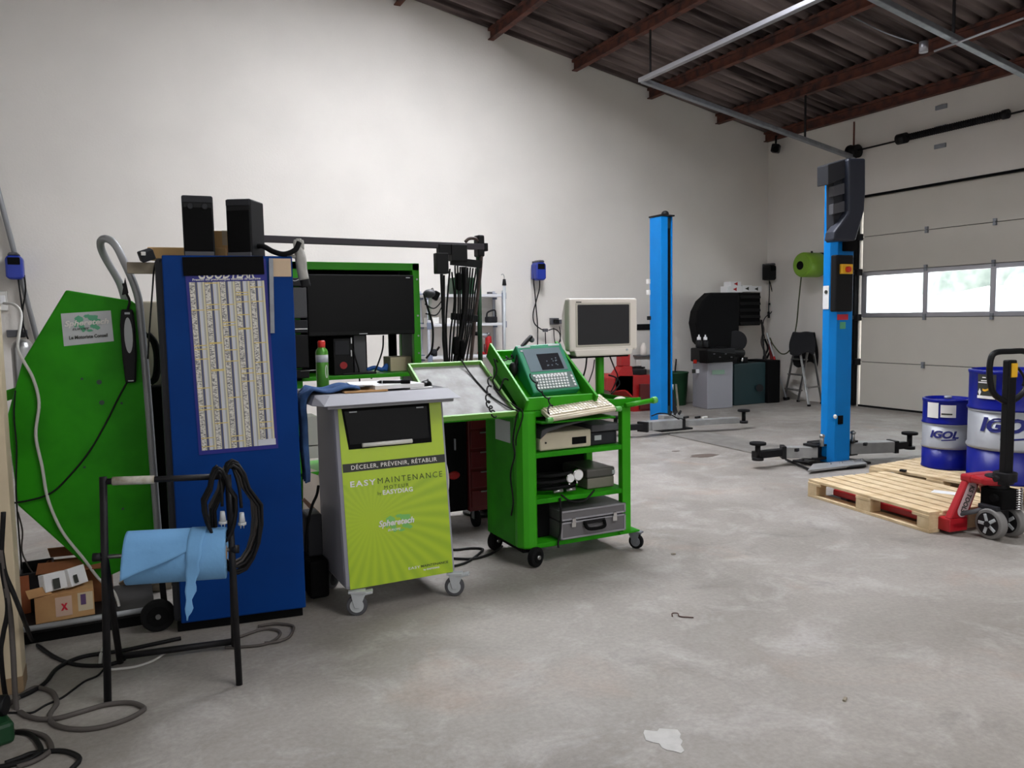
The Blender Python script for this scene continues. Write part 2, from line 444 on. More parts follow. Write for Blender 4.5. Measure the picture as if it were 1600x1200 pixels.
for i, (a, b) in enumerate(((-.5,3.0),(4.5,8.0))):  # unseen glowing panels, added to fill in light from the left
    wn = struct(MB().box((XL-.12,a,WZ0),(XL-.10,b,WZ1)).build('window_%d' % (i+1), 'leftw'))
    fr = MB()
    for k in range(5): y = a+(b-a)*k/4; fr.box((XL-.10,y-.03,WZ0),(XL-.04,y+.03,WZ1))
    for z in (WZ0+.03, 2.5, WZ1-.03): fr.box((XL-.09,a,z-.03),(XL-.05,b,z+.03))
    fr.build('window_frame', 'alu', wn)
for i, (a, b) in enumerate(((-3.5,.3),(2.0,5.8))):  # unseen glowing panels behind the camera, added as frontal fill
    wn = struct(MB().box((a,YF-.12,WZ0),(b,YF-.10,WZ1)).build('window_%d' % (i+3), 'rearw'))
    fr = MB()
    for k in range(5): x = a+(b-a)*k/4; fr.box((x-.03,YF-.10,WZ0),(x+.03,YF-.04,WZ1))
    for z in (WZ0+.03, 2.5, WZ1-.03): fr.box((a,YF-.09,z-.03),(b,YF-.05,z+.03))
    fr.build('window_frame', 'alu', wn)

# ---- roof: corrugated sheets in courses, purlins, roof lights
PURL = [10.33, 9.24, 7.84, 6.44, 5.04, 3.64, 2.24, 1.0]
ceil = struct(MB().box((RIDGE-.05, YF, zt+.10), (RIDGE+.05, YB, zt+.13)).build('ceiling', 'roofsheet'))
def course(xa, xb, y0, y1, lift=0.0, name='roof_sheet', m='roofsheet', par=ceil):
    pitch, n = .177, max(2, int((y1-y0)/.177*8)); vs, fs = [], []
    for i in range(n+1):
        y = y0+(y1-y0)*i/n; dz = .036*math.cos(2*PI*y/pitch)+lift+.036
        vs += [(xa, y, roof_z(xa)+dz), (xb, y, roof_z(xb)+dz)]
    fs = [(2*i, 2*i+1, 2*i+3, 2*i+2) for i in range(n)]
    mb = MB(); mb.add(vs, fs, True)
    return mb.build(name, m, par, solid=.006)
SKY = [(5.04, 3.64, 5.0, 7.7, 'skyn'), (3.64, 2.24, 6.5, 7.7, 'skyn'), (5.04, 3.64, -2.4, 1.4, 'skyf'), (3.64, 2.24, -2.4, 1.4, 'skyf')]
edges = [10.62] + PURL[1:-1] + [RIDGE]
for k in range(len(edges)-1):
    xa, xb = edges[k]+.10, edges[k+1]-.0
    spans = [(YF, YB)]
    for sx1, sx0, y0, y1, m in SKY:
        if abs(sx1-edges[k]) < .01 and sx1 > RIDGE:
            spans = [q for a, b in spans for q in (((a, y0), (y1, b)) if a < y0 < b else ((a, b),))]
    for a, b in spans: course(xa if k else 10.62, xb, a, b, .006*(k % 2))
course(.9, -1.7, YF, YB)
course(-1.6, XL-.2, YF, YB, .008)
for i, (sx1, sx0, y0, y1, m) in enumerate(SKY):
    o = course(sx1+.05, sx0, y0, y1, .004, 'window_%d' % (i+5), m, None); struct(o)
for x in PURL + [-.6, -2.2, -3.8, -5.3]:
    z1 = roof_z(x); z0 = z1-.145; p = MB()
    p.box((x-.045, YF, z1-.018), (x+.045, YB, z1+.02)); p.box((x-.007, YF, z0+.012), (x+.007, YB, z1-.012)); p.box((x-.045, YF, z0), (x+.045, YB, z0+.014))
    p.build('purlin', 'rust', ceil)
# thin conduit run and lamp socket under the purlins
MB().tube([pxx(1460,80,7.84), pxx(1600,28,7.84)], .012).build('conduit', 'alu', ceil)
c = pxx(1443, 82, 7.84)
MB().cyl(c, c+Vector((0,0,.11)), .045).build('lamp_socket', 'alu', ceil)
MB().tube(cr([pxx(1330,25,7.6), pxx(1380,50,7.6), pxx(1432,68,7.7)], 6), .007).build('loose_wire', 'galv', ceil)

# ---- sectional door
door = thing('door_1', 'wide sectional door of pale panels with a row of windows', None, (XR, (DY0+DY1)/2, 0), kind='structure')
ZL = [0.02, .705, 1.40, 2.10, 2.64, 3.24]
for k in (0, 1, 3, 4):
    MB().box((XR+.03, DY0+.02, ZL[k]+.004), (XR+.075, DY1-.02, ZL[k+1]-.004)).build('door_panel', 'door', door, .006, True)
mull = [DY1-.02, 7.51, 6.53, 5.54, DY0+.02]
f = MB().box((XR+.02, DY0+.02, 1.403), (XR+.075, DY1-.02, 1.468)).box((XR+.02, DY0+.02, 2.035), (XR+.075, DY1-.02, 2.097))
f.build('window_rail', 'alu', door, .004, True)
for i, y in enumerate(mull):
    hw = .04 if 0 < i < 4 else .05
    yc = y if 0 < i < 4 else (y-.05 if i == 0 else y+.05)
    MB().box((XR+.018, yc-hw, 1.468), (XR+.076, yc+hw, 2.035)).build('mullion', 'alu', door, .004, True)
for i in range(4):
    MB().box((XR+.045, mull[i+1]+.03, 1.46), (XR+.05, mull[i]-.03, 2.04)).build('pane', 'glass', door, 0, True)
for z in ZL[1:-1]:
    MB().box((XR+.055, DY0+.02, z-.03), (XR+.085, DY1-.02, z+.03)).build('joint_strip', 'dgrey', door, 0, True)
    for y in (7.51, 6.53, 5.54):
        MB().box((XR-.005, y-.022, z-.045), (XR+.028, y+.022, z-.006)).box((XR-.005, y-.022, z+.006), (XR+.028, y+.022, z+.045)).box((XR-.008, y-.012, z-.012), (XR+.02, y+.012, z+.012)).build('hinge', 'galv', door, .003, True)
    MB().box((XR-.06, DY1-.03, z-.05), (XR+.028, DY1+.03, z+.05)).cyl((XR-.10,DY1+.02,z),(XR-.10,DY1+.09,z),.03).build('roller_bracket', 'iron', door, .003, True)
MB().box((XR+.02, DY0, -.0), (XR+.08, DY1, .03)).build('bottom_seal', 'rubber', door, 0, True)
MB().box((XR+.05, DY0-.1, 3.1), (XR+.09, DY1+.1, DZ+.05)).build('header_panel', 'door', door, 0, True)
MB().box((XR-.012, DY0-.05, DZ-.022), (XR+.02, DY1+.02, DZ+.012)).build('top_seal', 'blackm', door, 0, True)
# vertical guide rail at the far jamb (and its twin at the near jamb)
for n_, y0 in (('guide_rail', DY1+.02), ('guide_rail', DY0-.14)):
    MB().box((XR-.13, y0+.09, .05), (XR-.005, y0+.15, 3.5)).build(n_, 'galv', door, .004, True)
    MB().box((XR-.09, y0-.01, .02), (XR-.005, y0+.09, 3.4)).build('guide_channel', 'blackm', door, 0, True)
# overhead tracks following the roof, joined by a cross tube
A0, A1 = Vector((10.22, 8.67, 3.86)), Vector((6.31, 8.67, 4.545))
sl = (A1.z-A0.z)/(A1.x-A0.x)
B1 = pp(1360, 0, A0, (-sl, 0, 1)); B2 = pp(1600, 110, A0, (-sl, 0, 1))
yT = (B1.y+B2.y)/2
trk = thing('overhead_door_track', 'grey overhead door rails joined by a pale cross tube under the roof', 'door track', (8.2, 6.6, 3.9))
MB().bar(A0, A1, .075, .06).build('track_rail', 'galv', trk, .008, True)
MB().bar((A0.x, yT, A0.z), (A1.x, yT, A1.z), .075, .06).build('track_rail', 'galv', trk, .008, True)
MB().bar(A1+Vector((0,.04,.01)), Vector((A1.x, yT-.04, A1.z+.01)), .075, .055).build('cross_tube', 'alu', trk, .006, True)
MB().tube(cr([A0+Vector((.02,0,.0)), Vector((10.3,8.67,3.80)), Vector((10.34,8.67,3.6)), Vector((10.34,8.67,3.45))],5), .035).build('track_bend', 'galv', trk, 0, True)
for x, y in ((6.44, 8.67), (9.24, 8.67), (6.44, yT), (7.84, yT), (9.24, yT)):
    z = A0.z+sl*(x-A0.x); MB().bar((x,y,z), (x,y,roof_z(x)-.14), .03, .012).build('hanger', 'iron', trk, 0, True)
# torsion spring shaft above the door
ts = thing('torsion_spring', 'black torsion spring on its shaft high above the door', 'door spring', (XR-.1, 7.1, 3.9))
zs = 3.97; xs = XR-.11
MB().cyl((xs,8.75,zs-.02),(xs,4.3,zs),.013).build('shaft', 'iron', ts, 0, True)
path = []
for i in range(44*10+1):
    t = i/440; a = 2*PI*44*t; path.append((xs+.042*math.cos(a), 7.80-1.42*t, zs+.042*math.sin(a)))
sprg = MB().tube(path, .009, 5); sprg.cyl((xs,7.80,zs),(xs,6.38,zs),.034)
sprg.build('spring', 'iron', ts, 0, True)
MB().cyl((xs,7.92,zs),(xs,7.78,zs),.075).build('end_plug', 'iron', ts, 0, True)
MB().cyl((xs,6.40,zs),(xs,6.33,zs),.06).build('end_plug', 'iron', ts, 0, True)
MB().cyl((xs,8.74,zs-.03),(xs,8.60,zs-.03),.10).cyl((xs,8.76,zs-.03),(xs,8.73,zs-.03),.115).build('cable_drum', 'black', ts, 0, True)
MB().bar((xs-.02,8.67,zs+.06),(xs-.02,8.67,zs+.42),.02).build('cable_rod', 'rust', ts, 0, True)
for z in (4.30, 4.02, 3.77): MB().box((XR-.02, 7.24, z-.03), (XR-.0, 7.41, z+.03)).build('mounting_plate', 'galv', ts, .002, True)

# ---- outdoors, seen through the panes
struct(MB().box((XR+.3, -20, -.25), (60, 40, -.05)).build('ground', 'yard'))
def slope(u, v): return (16+9*v, -12+50*u, -.12+2.35*v**.8)
struct(MB().grid(slope, 30, 10).build('ground_bank', mat('pale_gravel', (226, 224, 220), .95)))
def bank(u, v):
    y = -6+40*u; h = 3.4*math.sin(min(1, v*1.4)*PI/2)
    return (24+4*v+.5*math.sin(y*1.7+v*5)+.35*math.sin(y*4.1), y, 1.6+h+.25*math.sin(y*2.3+v*9))
tag(MB().grid(bank, 90, 14).build('hedge', 'hedge'), 'pale green hedge bank outside beyond the door windows', 'hedge', kind='stuff')
ob = thing('outbuilding', 'white rendered outbuilding wall seen at far left of the door windows', 'building', (15.5, 13.6, -.05))
MB().box((14, 12.4, -.05), (17, 16, 3.6)).build('wall', 'paper', ob, 0, True)
MB().box((13.8, 12.2, 3.6), (17.2, 16.2, 3.72)).build('roof', 'dgrey', ob, 0, True)

# ================================================================ TWO-POST LIFT
def arm(root, p0, p1, p2, pad, w1=.11, w2=.075, z=.13):
    """outer tube p0-p1, inner tube to p2, pad at pad"""
    v = lambda p: Vector((p[0], p[1], z))
    o = MB().bar(v(p0), v(p1), w1, .11).build('arm_tube', 'armgrey', root, .006, True)
    d = (v(p1)-v(p0)).normalized()
    MB().bar(v(p1)-d*.03, v(p1)+d*.012, w1+.02, .125).build('arm_collar', 'iron', root, .004, True)
    MB().bar(v(p1)-d*.02, v(p2), w2, .07).build('arm_extension', 'iron' if w2 < .08 else 'armgrey', root, .005, True)
    q = v(pad)
    MB().cyl(q+Vector((0,0,-.05)), q+Vector((0,0,-.02)), .055).cyl(q+Vector((0,0,-.03)), q+Vector((0,0,.10)), .026).build('pad_stem', 'iron', root, 0, True)
    MB().cyl(q+Vector((0,0,.10)), q+Vector((0,0,.125)), .078, n=24).build('lifting_pad', 'rubber', root, .005, True)

# near post
lp = thing('lift_post', 'near blue lift column with dark motor cover and switch box', 'car lift', (6.28, 5.48, 0), group='two columns of the car lift')
X0, X1, Y0, Y1, ZT = 6.14, 6.43, 5.38, 5.51, 2.86
cl = MB()
cl.prism([(X0,Y0+.05,.03),(X0+.05,Y0,.03),(X1-.03,Y0,.03),(X1,Y0+.03,.03),(X1,Y1,.03),(X1-.08,Y1,.03),(X1-.08,Y1-.03,.03),(X0+.08,Y1-.03,.03),(X0+.08,Y1,.03),(X0,Y1,.03)], (0,0,ZT))
cl.build('column', 'liftblue', lp, .006, True)
MB().box((X0-.14,Y0-.12,0),(X1+.13,Y1+.22,.022)).build('base_plate', 'iron', lp, .003, True)
for bx, by in ((X0-.08,Y0-.06),(X0+.06,Y0-.07),(X1-.06,Y0-.07),(X1+.07,Y0-.06),(X0-.08,Y1+.15),(X1+.07,Y1+.15)):
    MB().cyl((bx,by,.02),(bx,by,.05),.018,n=6).build('anchor_bolt', 'steel', lp, 0, True)
# angled ramp plates at the foot
a, b, c_, d_ = pz(1262,738,.02), pz(1355,727,.02), pz(1345,720,.02), pz(1270,728,.02)
MB().prism([a, b, c_, d_], (0,0,.02)).build('foot_plate', 'armgrey', lp, .002, True)
MB().tube([pz(1228,718,.02), pz(1268,735,.02), pz(1352,728,.02)], .012).build('hose', 'cable', lp, 0, True)
# carriage and arm hinges
MB().box((X0-.06,Y1-.02,.07),(X1+.06,Y1+.12,.22)).build('carriage', 'iron', lp, .01, True)
for x in (X0-.07, X1+.07):
    MB().cyl((x,Y1+.0,.05),(x,Y1+.0,.22),.04).box((x-.08,Y1-.08,.06),(x+.08,Y1+.08,.085)).box((x-.08,Y1-.08,.19),(x+.08,Y1+.08,.21)).build('arm_hinge', 'iron', lp, .004, True)
    MB().cyl((x-.02,Y1-.10,.20),(x-.02,Y1-.10,.29),.02).ell((x-.02,Y1-.10,.30),(.028,.028,.022)).build('lock_pin', 'steel', lp, 0, True)
g = lambda x, y, z=.13: pz(x, y, z)
arm(lp, (X0-.07, Y1-.02), g(1222,706).xy, g(1178,711).xy, g(1184,711).xy)
arm(lp, (X1+.07, Y1-.02), g(1396,697).xy, g(1416,695).xy, g(1421,694).xy, .13, .06)
for t_, x in ((.35, 1352), (.1, 1245)):
    q = g(x, 694 if x > 1300 else 703, .20); MB().cbox(q, (.05,.03,.03), .4).build('arm_latch', 'iron', lp, .003, True)
# motor cover
cv = MB()
zc = lambda y, x=1310: py(x, y, Y0-.02).z
cx0, cx1 = X0-.055, X1+.15
def cover(name, pts, m, Y, dep, bv): return MB().prism([py(x, y, Y) for x, y in pts][::-1], (0,dep,0)).build(name, m, lp, bv, True)
cover('cover_cap', [(1294,257),(1330,246),(1330,274),(1294,289)], 'charcoal', Y0-.12, .13, .008)
cover('cover_body', [(1303,270),(1330,262),(1330,376),(1303,378)], 'charcoal', Y0-.09, .09, .006)
for ya, yb in ((287, 303), (315, 331)): cover('cover_louvre', [(1302,ya+4),(1330,ya-4),(1330,yb-3),(1302,yb+4)], 'dgrey', Y0-.115, .05, .004)
prof = [(1326,247),(1353,247),(1353,300),(1351,330),(1345,352),(1338,376),(1302,376),(1304,362),(1326,332)]
mm = MB(); mm.prism([py(x,y,Y0-.17) for x, y in reversed(prof)], (.02,.13,0))
mm.build('motor_hood', mat('motor_hood_navy', (34, 38, 50), .5), lp, .02, True)
MB().box((X0+.10,Y0-.06,zc(392)),(X1-.05,Y0+.0,zc(374))).build('motor_foot', 'blackm', lp, .006, True)
# switch box, main switch, labels
bx0, bx1 = py(1304,430,Y0-.05), py(1331,430,Y0-.05)
MB().box((bx0.x,Y0-.07,zc(487,1318)),(bx1.x,Y0+.0,zc(399,1318))).build('switch_box', 'black', lp, .012, True)
s0, s1 = py(1313,428,Y0-.08), py(1331,413,Y0-.08)
sw = MB().box((s0.x,Y0-.095,s0.z),(s1.x,Y0-.068,s1.z)).build('main_switch', 'yellow', lp, .004, True)
sc_ = py(1323,421,Y0-.09); MB().cyl((sc_.x,Y0-.125,sc_.z),(sc_.x,Y0-.09,sc_.z),.027).build('knob', 'redbtn', sw, .003, True)
def plate(root, x0, y0, x1, y1, Y, m, name='label_plate', th=.003):
    a, b = py(x0, y1, Y), py(x1, y0, Y); MB().box((a.x,Y-th,a.z),(b.x,Y,b.z)).build(name, m, root, 0, True)
plate(lp, 1308,491,1325,500, Y0-.001, 'hazard', 'warning_label')
plate(lp, 1312,503,1321,514, Y0-.001, 'logogreen', 'inspection_sticker')
a, b = pxx(1291,446,X0+.0), pxx(1300,483,X0)
q = MB(); e0, e1 = py(1291,483,Y0+.02), py(1301,446,Y0+.02)
q.box((e0.x,Y0-.004+.02,e0.z),(e1.x,Y0+.0+.02,e1.z)); 
MB().bar((X0-.003,Y0+.088,e0.z),(X0-.003,Y0+.088,e1.z),.07,.005,up=(1,0,0)).build('height_label', 'paper', lp, 0, True)
MB().cyl((X0-.010,Y0+.085,e1.z-.06),(X0-.003,Y0+.085,e1.z-.06),.018).build('label_dot', 'ink', lp, 0, True)
plate(lp, 1309,649,1316,663, Y0-.004, 'blackm', 'cable_slot', .012)
MB().ell(py(1305,651,Y0-.02),(.016,.02,.022)).build('slot_plug', 'white', lp, 0, True)

# far post
fp = thing('lift_post', 'far blue lift column standing beside the leaning boards', 'car lift', (6.36, 8.36, 0), group='two columns of the car lift')
xa, xb = py(1016,500,8.49).x, py(1051,500,8.28).x
zt = py(1033,338,8.3).z
q = MB().prism([(xa,8.26,.03),(xa+.11,8.26,.03),(xa+.11,8.31,.03),(xb-.02,8.31,.03),(xb-.02,8.28,.03),(xb,8.28,.03),(xb,8.50,.03),(xa,8.50,.03)], (0,0,zt-.03))
q.build('column', 'liftblue', fp, .006, True)
MB().box((xa+.112,8.295,.03),(xb-.022,8.312,zt-.02)).build('belt_slot', 'tealdark', fp, 0, True)
MB().box((xa+.135,8.285,.3),(xa+.16,8.30,zt-.15)).build('cover_belt', 'blackm', fp, 0, True)
MB().box((xa-.01,8.25,zt),(xb+.01,8.51,zt+.02)).build('top_plate', 'iron', fp, .003, True)
MB().ell((xb-.06,8.36,zt+.04),(.05,.05,.045)).build('pulley_cap', 'iron', fp, 0, True)
MB().box((xa-.15,8.05,0),(xb+.15,8.62,.022)).build('base_plate', 'iron', fp, .003, True)
MB().box((xa-.06,8.12,.07),(xb+.06,8.25,.20)).build('carriage', 'armgrey', fp, .01, True)
for t in (.03, .11, .18): MB().cyl((xa+t,8.13,.19),(xa+t+.06,8.16,.235),.016).build('lock_pin', 'iron', fp, 0, True)
arm(fp, g(1014,665).xy, g(1064,661).xy, g(1152,656).xy, g(1162,655).xy, .15, .12)
arm(fp, g(1012,665).xy, g(1004,667).xy, g(978,668).xy, g(962,666).xy, .12, .07)
for x in (1072, 1090, 1101): MB().cbox(g(x,652,.21),(.09,.03,.025),.3).build('arm_latch', 'iron' if x != 1101 else 'white', fp, .003, True)
MB().tube(cr([g(1018,650,.28), g(1030,646,.3), g(1048,648,.25), g(1062,656,.18)],5), .008).build('lock_cable', 'cable', fp, 0, True)
for y in (440, 457): MB().cbox(py(1013,y,8.3),(.03,.05,.06)).build('side_bracket', 'white', fp, .004, True)
MB().cbox(py(1014,497,8.3),(.04,.04,.05)).build('side_hook', 'iron', fp, .004, True)

# steel cover plate on the floor between the columns
a, b, c_, d_ = pz(1044,680), pz(1180,710), pz(1228,700), pz(1090,674)
mb = MB().prism([(a.x,a.y,.001),(b.x,b.y,.001),(c_.x,c_.y,.001),(d_.x,d_.y,.001)],(0,0,.014))
one(mb, 'floor_cover_plate', mat('dusty_plate', (150, 146, 140), .5, .3, var=.25, scale=6), 'long dusty steel plate on the floor joining the lift columns', 'floor plate', .002)

# ================================================================ PALLETS, DRUMS, PALLET TRUCK
def pallet(name, label, origin, ang):
    """origin = near corner, x along the 1.2 m length"""
    t = thing(name, label, 'pallet', (origin[0], origin[1], 0), ang, 'wooden pallets by the door')
    rnd = random.Random(name+label)
    for y, wd in ((0, .1), (.35, .1), (.70, .1)):
        MB().box((0,y,0),(1.2,y+wd,.022)).build('bottom_board', 'wood', t, .003)
        for x, bl in ((0,.1),(.53,.145),(1.1,.1)): MB().box((x,y+.001,.022),(x+bl,y+wd-.001,.1)).build('block', 'wood', t, .003)
    for x, bl in ((0,.145),(.5275,.145),(1.055,.145)): MB().box((x,0,.1),(x+bl,.8,.122)).build('cross_board', 'wood', t, .003)
    y = 0
    for wd in (.1,.1,.1,.1,.1,.1,.1):
        MB().box((rnd.uniform(0,.004),y+.005,.122),(1.2-rnd.uniform(0,.004),y+wd-.002,.144)).build('deck_board', 'wood', t, .003)
        y += .1166
    return t
pA = Vector((4.975, 4.585)); pB = Vector((4.815, 3.41))
angA = math.atan2(pB.y-pA.y, pB.x-pA.x)
pal1 = pallet('wooden_pallet', 'empty pine pallet on the floor with the red pallet truck under it', pA, angA)
# decking is on the +y side of the local frame: length runs from far corner to near corner
pal2 = pallet('wooden_pallet', 'second pine pallet behind, carrying the two blue drums', (5.85, 4.71), math.atan2(-1.2, .06))
lbl = pz(1470, 770, .147)
one(MB().cbox((lbl.x+.04,lbl.y,.1455),(.10,.16,.001), .4), 'delivery_note', 'paper', 'white delivery note lying on the empty pallet', 'paper')
for x, y in ((1402,738),(1410,735)):
    pass
q = pz(1411, 736, .15); one(MB().cbox((q.x,q.y,.154),(.035,.05,.018),.3), 'wood_chip', 'iron', 'small dark clamp block lying on the pallet edge', 'scrap', .004)

def drum(name, label, cx, cy, r, h, z0, lab):
    t = thing(name, label, 'drum', (cx, cy, z0), 0)
    e = r*.035
    H1, H2 = h*.315, h*.655
    def ring(z, w): return [(r, z-w), (r+e, z-w*.4), (r+e, z+w*.4), (r, z+w)]
    wv = h*.022
    MB().lathe([(r*.97,0),(r+e*.6,.004),(r+e*.6,.018),(r,.026)]+[(r,H1-wv)]).build('lower_shell', 'drumblue', t)
    MB().lathe([(r*.99,H1-wv)]+ring(H1,wv)+[(r,H2-wv)]+ring(H2,wv)[:2]+[(r*.99,H2)]).build('middle_band', 'drumgrey', t)
    MB().lathe([(r*.99,H2-.001)]+ring(H2,wv)[1:]+[(r,h-.035),(r+e*.7,h-.02),(r+e*.7,h-.004),(r*.96,h),(r*.95,h-.02),(0,h-.02)]).build('upper_shell', 'drumblue', t)
    MB().cyl((r*.5,r*.35,h-.02),(r*.5,r*.35,h+.002),.03).build('bung', 'drumgrey', t)
    a0 = math.atan2(-cy, -cx)     # side towards the room
    def on(ang0, zz, off=.0035):
        return lambda u, v: ((r+off)*math.cos(ang0+u/r), (r+off)*math.sin(ang0+u/r), zz+v)
    zm = (H1+H2)/2
    return t, a0, on, zm, H1, H2
def patch(mb, fn, w0, h0, n=8):
    mb.grid(lambda u, v: fn((u-.5)*w0, (v-.5)*h0), n, 1); return mb
# 60 litre drum
rs = .193
base = pz(1478, 735, .144); dirn = Vector((base.x, base.y, 0)).normalized()
c1 = base + dirn*rs
D1, a1, on1, zm, H1, H2 = drum('oil_drum', 'small blue and silver oil drum standing on the rear pallet', c1.x, c1.y, rs, .60, .144, 0)
text('IGOL', .225, .066, on1(a1-.12, zm+.012), 'lettering', 'inkblue', D1, .05, .25)
patch(MB(), lambda u, v: on1(a1+.07, zm-.032)(u, v+.006*math.sin(u*20)), .11, .010).build('swoosh', 'inkblue', D1)
patch(MB(), on1(a1-.62, .505), .10, .13).build('label_sheet', 'paper', D1)
patch(MB(), on1(a1+.02, .502), .115, .105).build('label_sheet', 'paper', D1)
patch(MB(), on1(a1-.03, .478, .005), .08, .012).build('barcode', 'ink', D1)
# 200 litre drum, left silhouette at the measured bearing
rb = .293
best = None
cy_ = None
for i in range(400):
    yy = 3.2+i*.003; xx = 6.30
    tl = math.atan2(xx, yy) - math.asin(rb/math.hypot(xx, yy)); need = math.atan2(*py(1512,650,5).xy)
    if best is None or abs(tl-need) < best: best = abs(tl-need); cy_ = yy
D2, a2, on2, zm2, H1, H2 = drum('oil_drum', 'large blue and silver oil drum behind the pallet truck handle', 6.30, cy_, rb, .88, .144, 0)
text('IGOL', .40, .115, on2(a2-.05, zm2+.035), 'lettering', 'inkblue', D2, .05, .25)
patch(MB(), lambda u, v: on2(a2+.20, zm2-.065)(u, v+.008*math.sin(u*14)), .24, .014, 12).build('swoosh', 'inkblue', D2)
lb = patch(MB(), on2(a2-.60, .755), .15, .19).build('product_label', 'ink', D2)
patch(MB(), on2(a2-.60, .672, .005), .15, .022).build('label_strip', 'paper', D2)
patch(MB(), lambda u, v: on2(a2-.54, .735, .005)(u, v+.01*math.sin(u*60)), .09, .016).build('label_motif', 'yellow', D2)
for zz, ww in ((.825,.03),(.80,.05),(.785,.10)): patch(MB(), on2(a2-.66, zz, .005), ww, .008).build('label_print', 'paper', D2)
q = MB(); f2 = on2(a2-.78, .71, .005); q.add([f2(0,.03), f2(-.015,0), f2(0,-.03), f2(.015,0)], [(0,1,2,3)]); q.build('hazard_diamond', 'paper', D2)

# pallet truck: local x = to its right seen by the operator, y = along the forks
hc = pz(1476, 838); ux = Vector((math.cos(angA+PI/2), math.sin(angA+PI/2))); uy = -Vector((math.cos(angA), math.sin(angA)))
rzJ = math.atan2(ux.y, ux.x)
jk = thing('pallet_truck', 'red hand pallet truck with black pump and tow handle', 'pallet truck', (hc.x+ux.x*.31, hc.y+ux.y*.31, 0), rzJ)
for s in (-1, 1):
    x0 = s*.19-.08
    MB().box((x0+(.02 if s < 0 else 0),0,.035),(x0+(.16 if s < 0 else .14),1.12,.085)).build('fork', 'jackred', jk, .01)
    MB().prism([(x0-.0,-.0,.02),(x0+.16,-.0,.02),(x0+.16,.10,.02),(x0,.10,.02)],(0,0,.09)).build('fork_heel', 'jackred', jk, .008)
    MB().cyl((x0+.04,1.02,.035),(x0+.12,1.02,.035),.035).build('load_roller', 'dgrey', jk)
    # sloping leg of the A-frame, rising from the fork heel to the pump head
    q = MB(); q.prism([(s*.265,0,.11),(s*.115,0,.11),(-s*.0,0,.365),(s*.12,0,.365)] if s < 0 else [(s*.115,0,.11),(s*.265,0,.11),(s*.12,0,.365),(-s*.0,0,.365)], (0,.05,0))
    q.build('frame_leg', 'jackred', jk, .008)
jb = MB(); jb.prism([(-.13,-.02,.35),(.13,-.02,.35),(.13,-.12,.35),(.07,-.18,.35),(-.07,-.18,.35),(-.13,-.12,.35)][::-1],(0,0,.05)); jb.box((-.13,-.03,.345),(.13,.06,.40))
jb.build('frame_head', 'jackred', jk, .015)
# logo capsule on the visible leg
ld = Vector((.13,0,.255)).normalized(); lnm = Vector((-ld.z,0,ld.x)); lc = Vector((-.128,-.003,.235))
pr = []
for i in range(24):
    a = 2*PI*i/24; pr.append(lc + ld*(.085*(1 if math.cos(a) > 0 else -1)+.042*math.cos(a)) + lnm*(.042*math.sin(a)))
MB().prism(pr,(0,-.002,0)).build('logo_capsule', mat('capsule_pink', (206, 178, 180), .5), jk)
text('KS TOOLS', .19, .042, lambda u, v: lc + Vector((0,-.006,0)) - ld*u - lnm*v, 'lettering', 'ink', jk, .03)
# pump, steering fork, wheels, handle
MB().cyl((0,-.13,.10),(0,-.13,.38),.06).cyl((0,-.13,.36),(0,-.13,.41),.085).build('pump', 'iron', jk, .004)
MB().box((-.07,-.22,.20),(.07,-.05,.33)).cyl((-.09,-.16,.27),(.10,-.16,.27),.03).build('pump_body', 'blackm', jk, .01)
sp = [( .07+.024*math.cos(2*PI*9*i/108), -.21+.024*math.sin(2*PI*9*i/108), .19+.14*i/108) for i in range(109)]
MB().tube(sp,.006,5).build('spring', 'chrome', jk)
MB().tube([(-.22,.05,.12),(-.12,-.05,.16),(-.05,-.11,.2)],.016).build('tie_rod', 'dgrey', jk)
MB().prism([(-.10,-.20,.19),(.10,-.20,.19),(.10,-.06,.19),(-.10,-.06,.19)],(0,0,.03)).build('steering_plate', 'charcoal', jk, .006)
for s in (-1, 1):
    x = s*.082; wc = Vector((x,-.15,.10))
    MB().cyl(wc-Vector((.03,0,0)), wc+Vector((.03,0,0)), .10, n=28).build('wheel_tyre', mat('grey_tyre', (128, 126, 124), .7), jk, .008)
    for sd in (-1, 1):
        hubp = wc+Vector((sd*.031,0,0))
        hb = MB().cyl(hubp-Vector((.003,0,0)), hubp+Vector((.003,0,0)), .076, n=28).build('wheel_rim', 'iron', jk)
        for k in range(5):
            a = 2*PI*k/5; MB().cbox(hubp+Vector((sd*.003,.043*math.cos(a),.043*math.sin(a))),(.006,.022,.05),0,a-PI/2).build('spoke', 'labelgrey', jk, .004)
        MB().cyl(hubp, hubp+Vector((sd*.012,0,0)), .02).build('hub', 'iron', jk)
MB().cyl((-.12,-.15,.10),(.12,-.15,.10),.014).build('axle', 'steel', jk)
MB().box((-.035,-.20,.37),(.035,-.15,1.17)).build('handle_shaft', 'black', jk, .008)
MB().cyl((0,-.17,.38),(0,-.17,.44),.07).cyl((-.09,-.17,.40),(.09,-.17,.40),.02).build('handle_pivot', 'iron', jk, .004)
lp_ = cr([(0,-.175,.90),(-.06,-.175,.915),(-.14,-.175,.97),(-.172,-.175,1.08),(-.165,-.175,1.185),(-.12,-.175,1.222),(0,-.175,1.225),(.12,-.175,1.222),(.165,-.175,1.185),(.172,-.175,1.08),(.14,-.175,.97),(.06,-.175,.915)],6,True)
MB().tube(lp_,.019,10,True).build('handle_loop', 'black', jk)
MB().box((-.02,-.206,1.06),(.03,-.20,1.15)).build('instruction_label', 'yellow', jk)
MB().tube(cr([(.05,-.19,1.12),(.11,-.19,1.05),(.1,-.19,1.0)],4),.008).build('release_lever', 'black', jk)

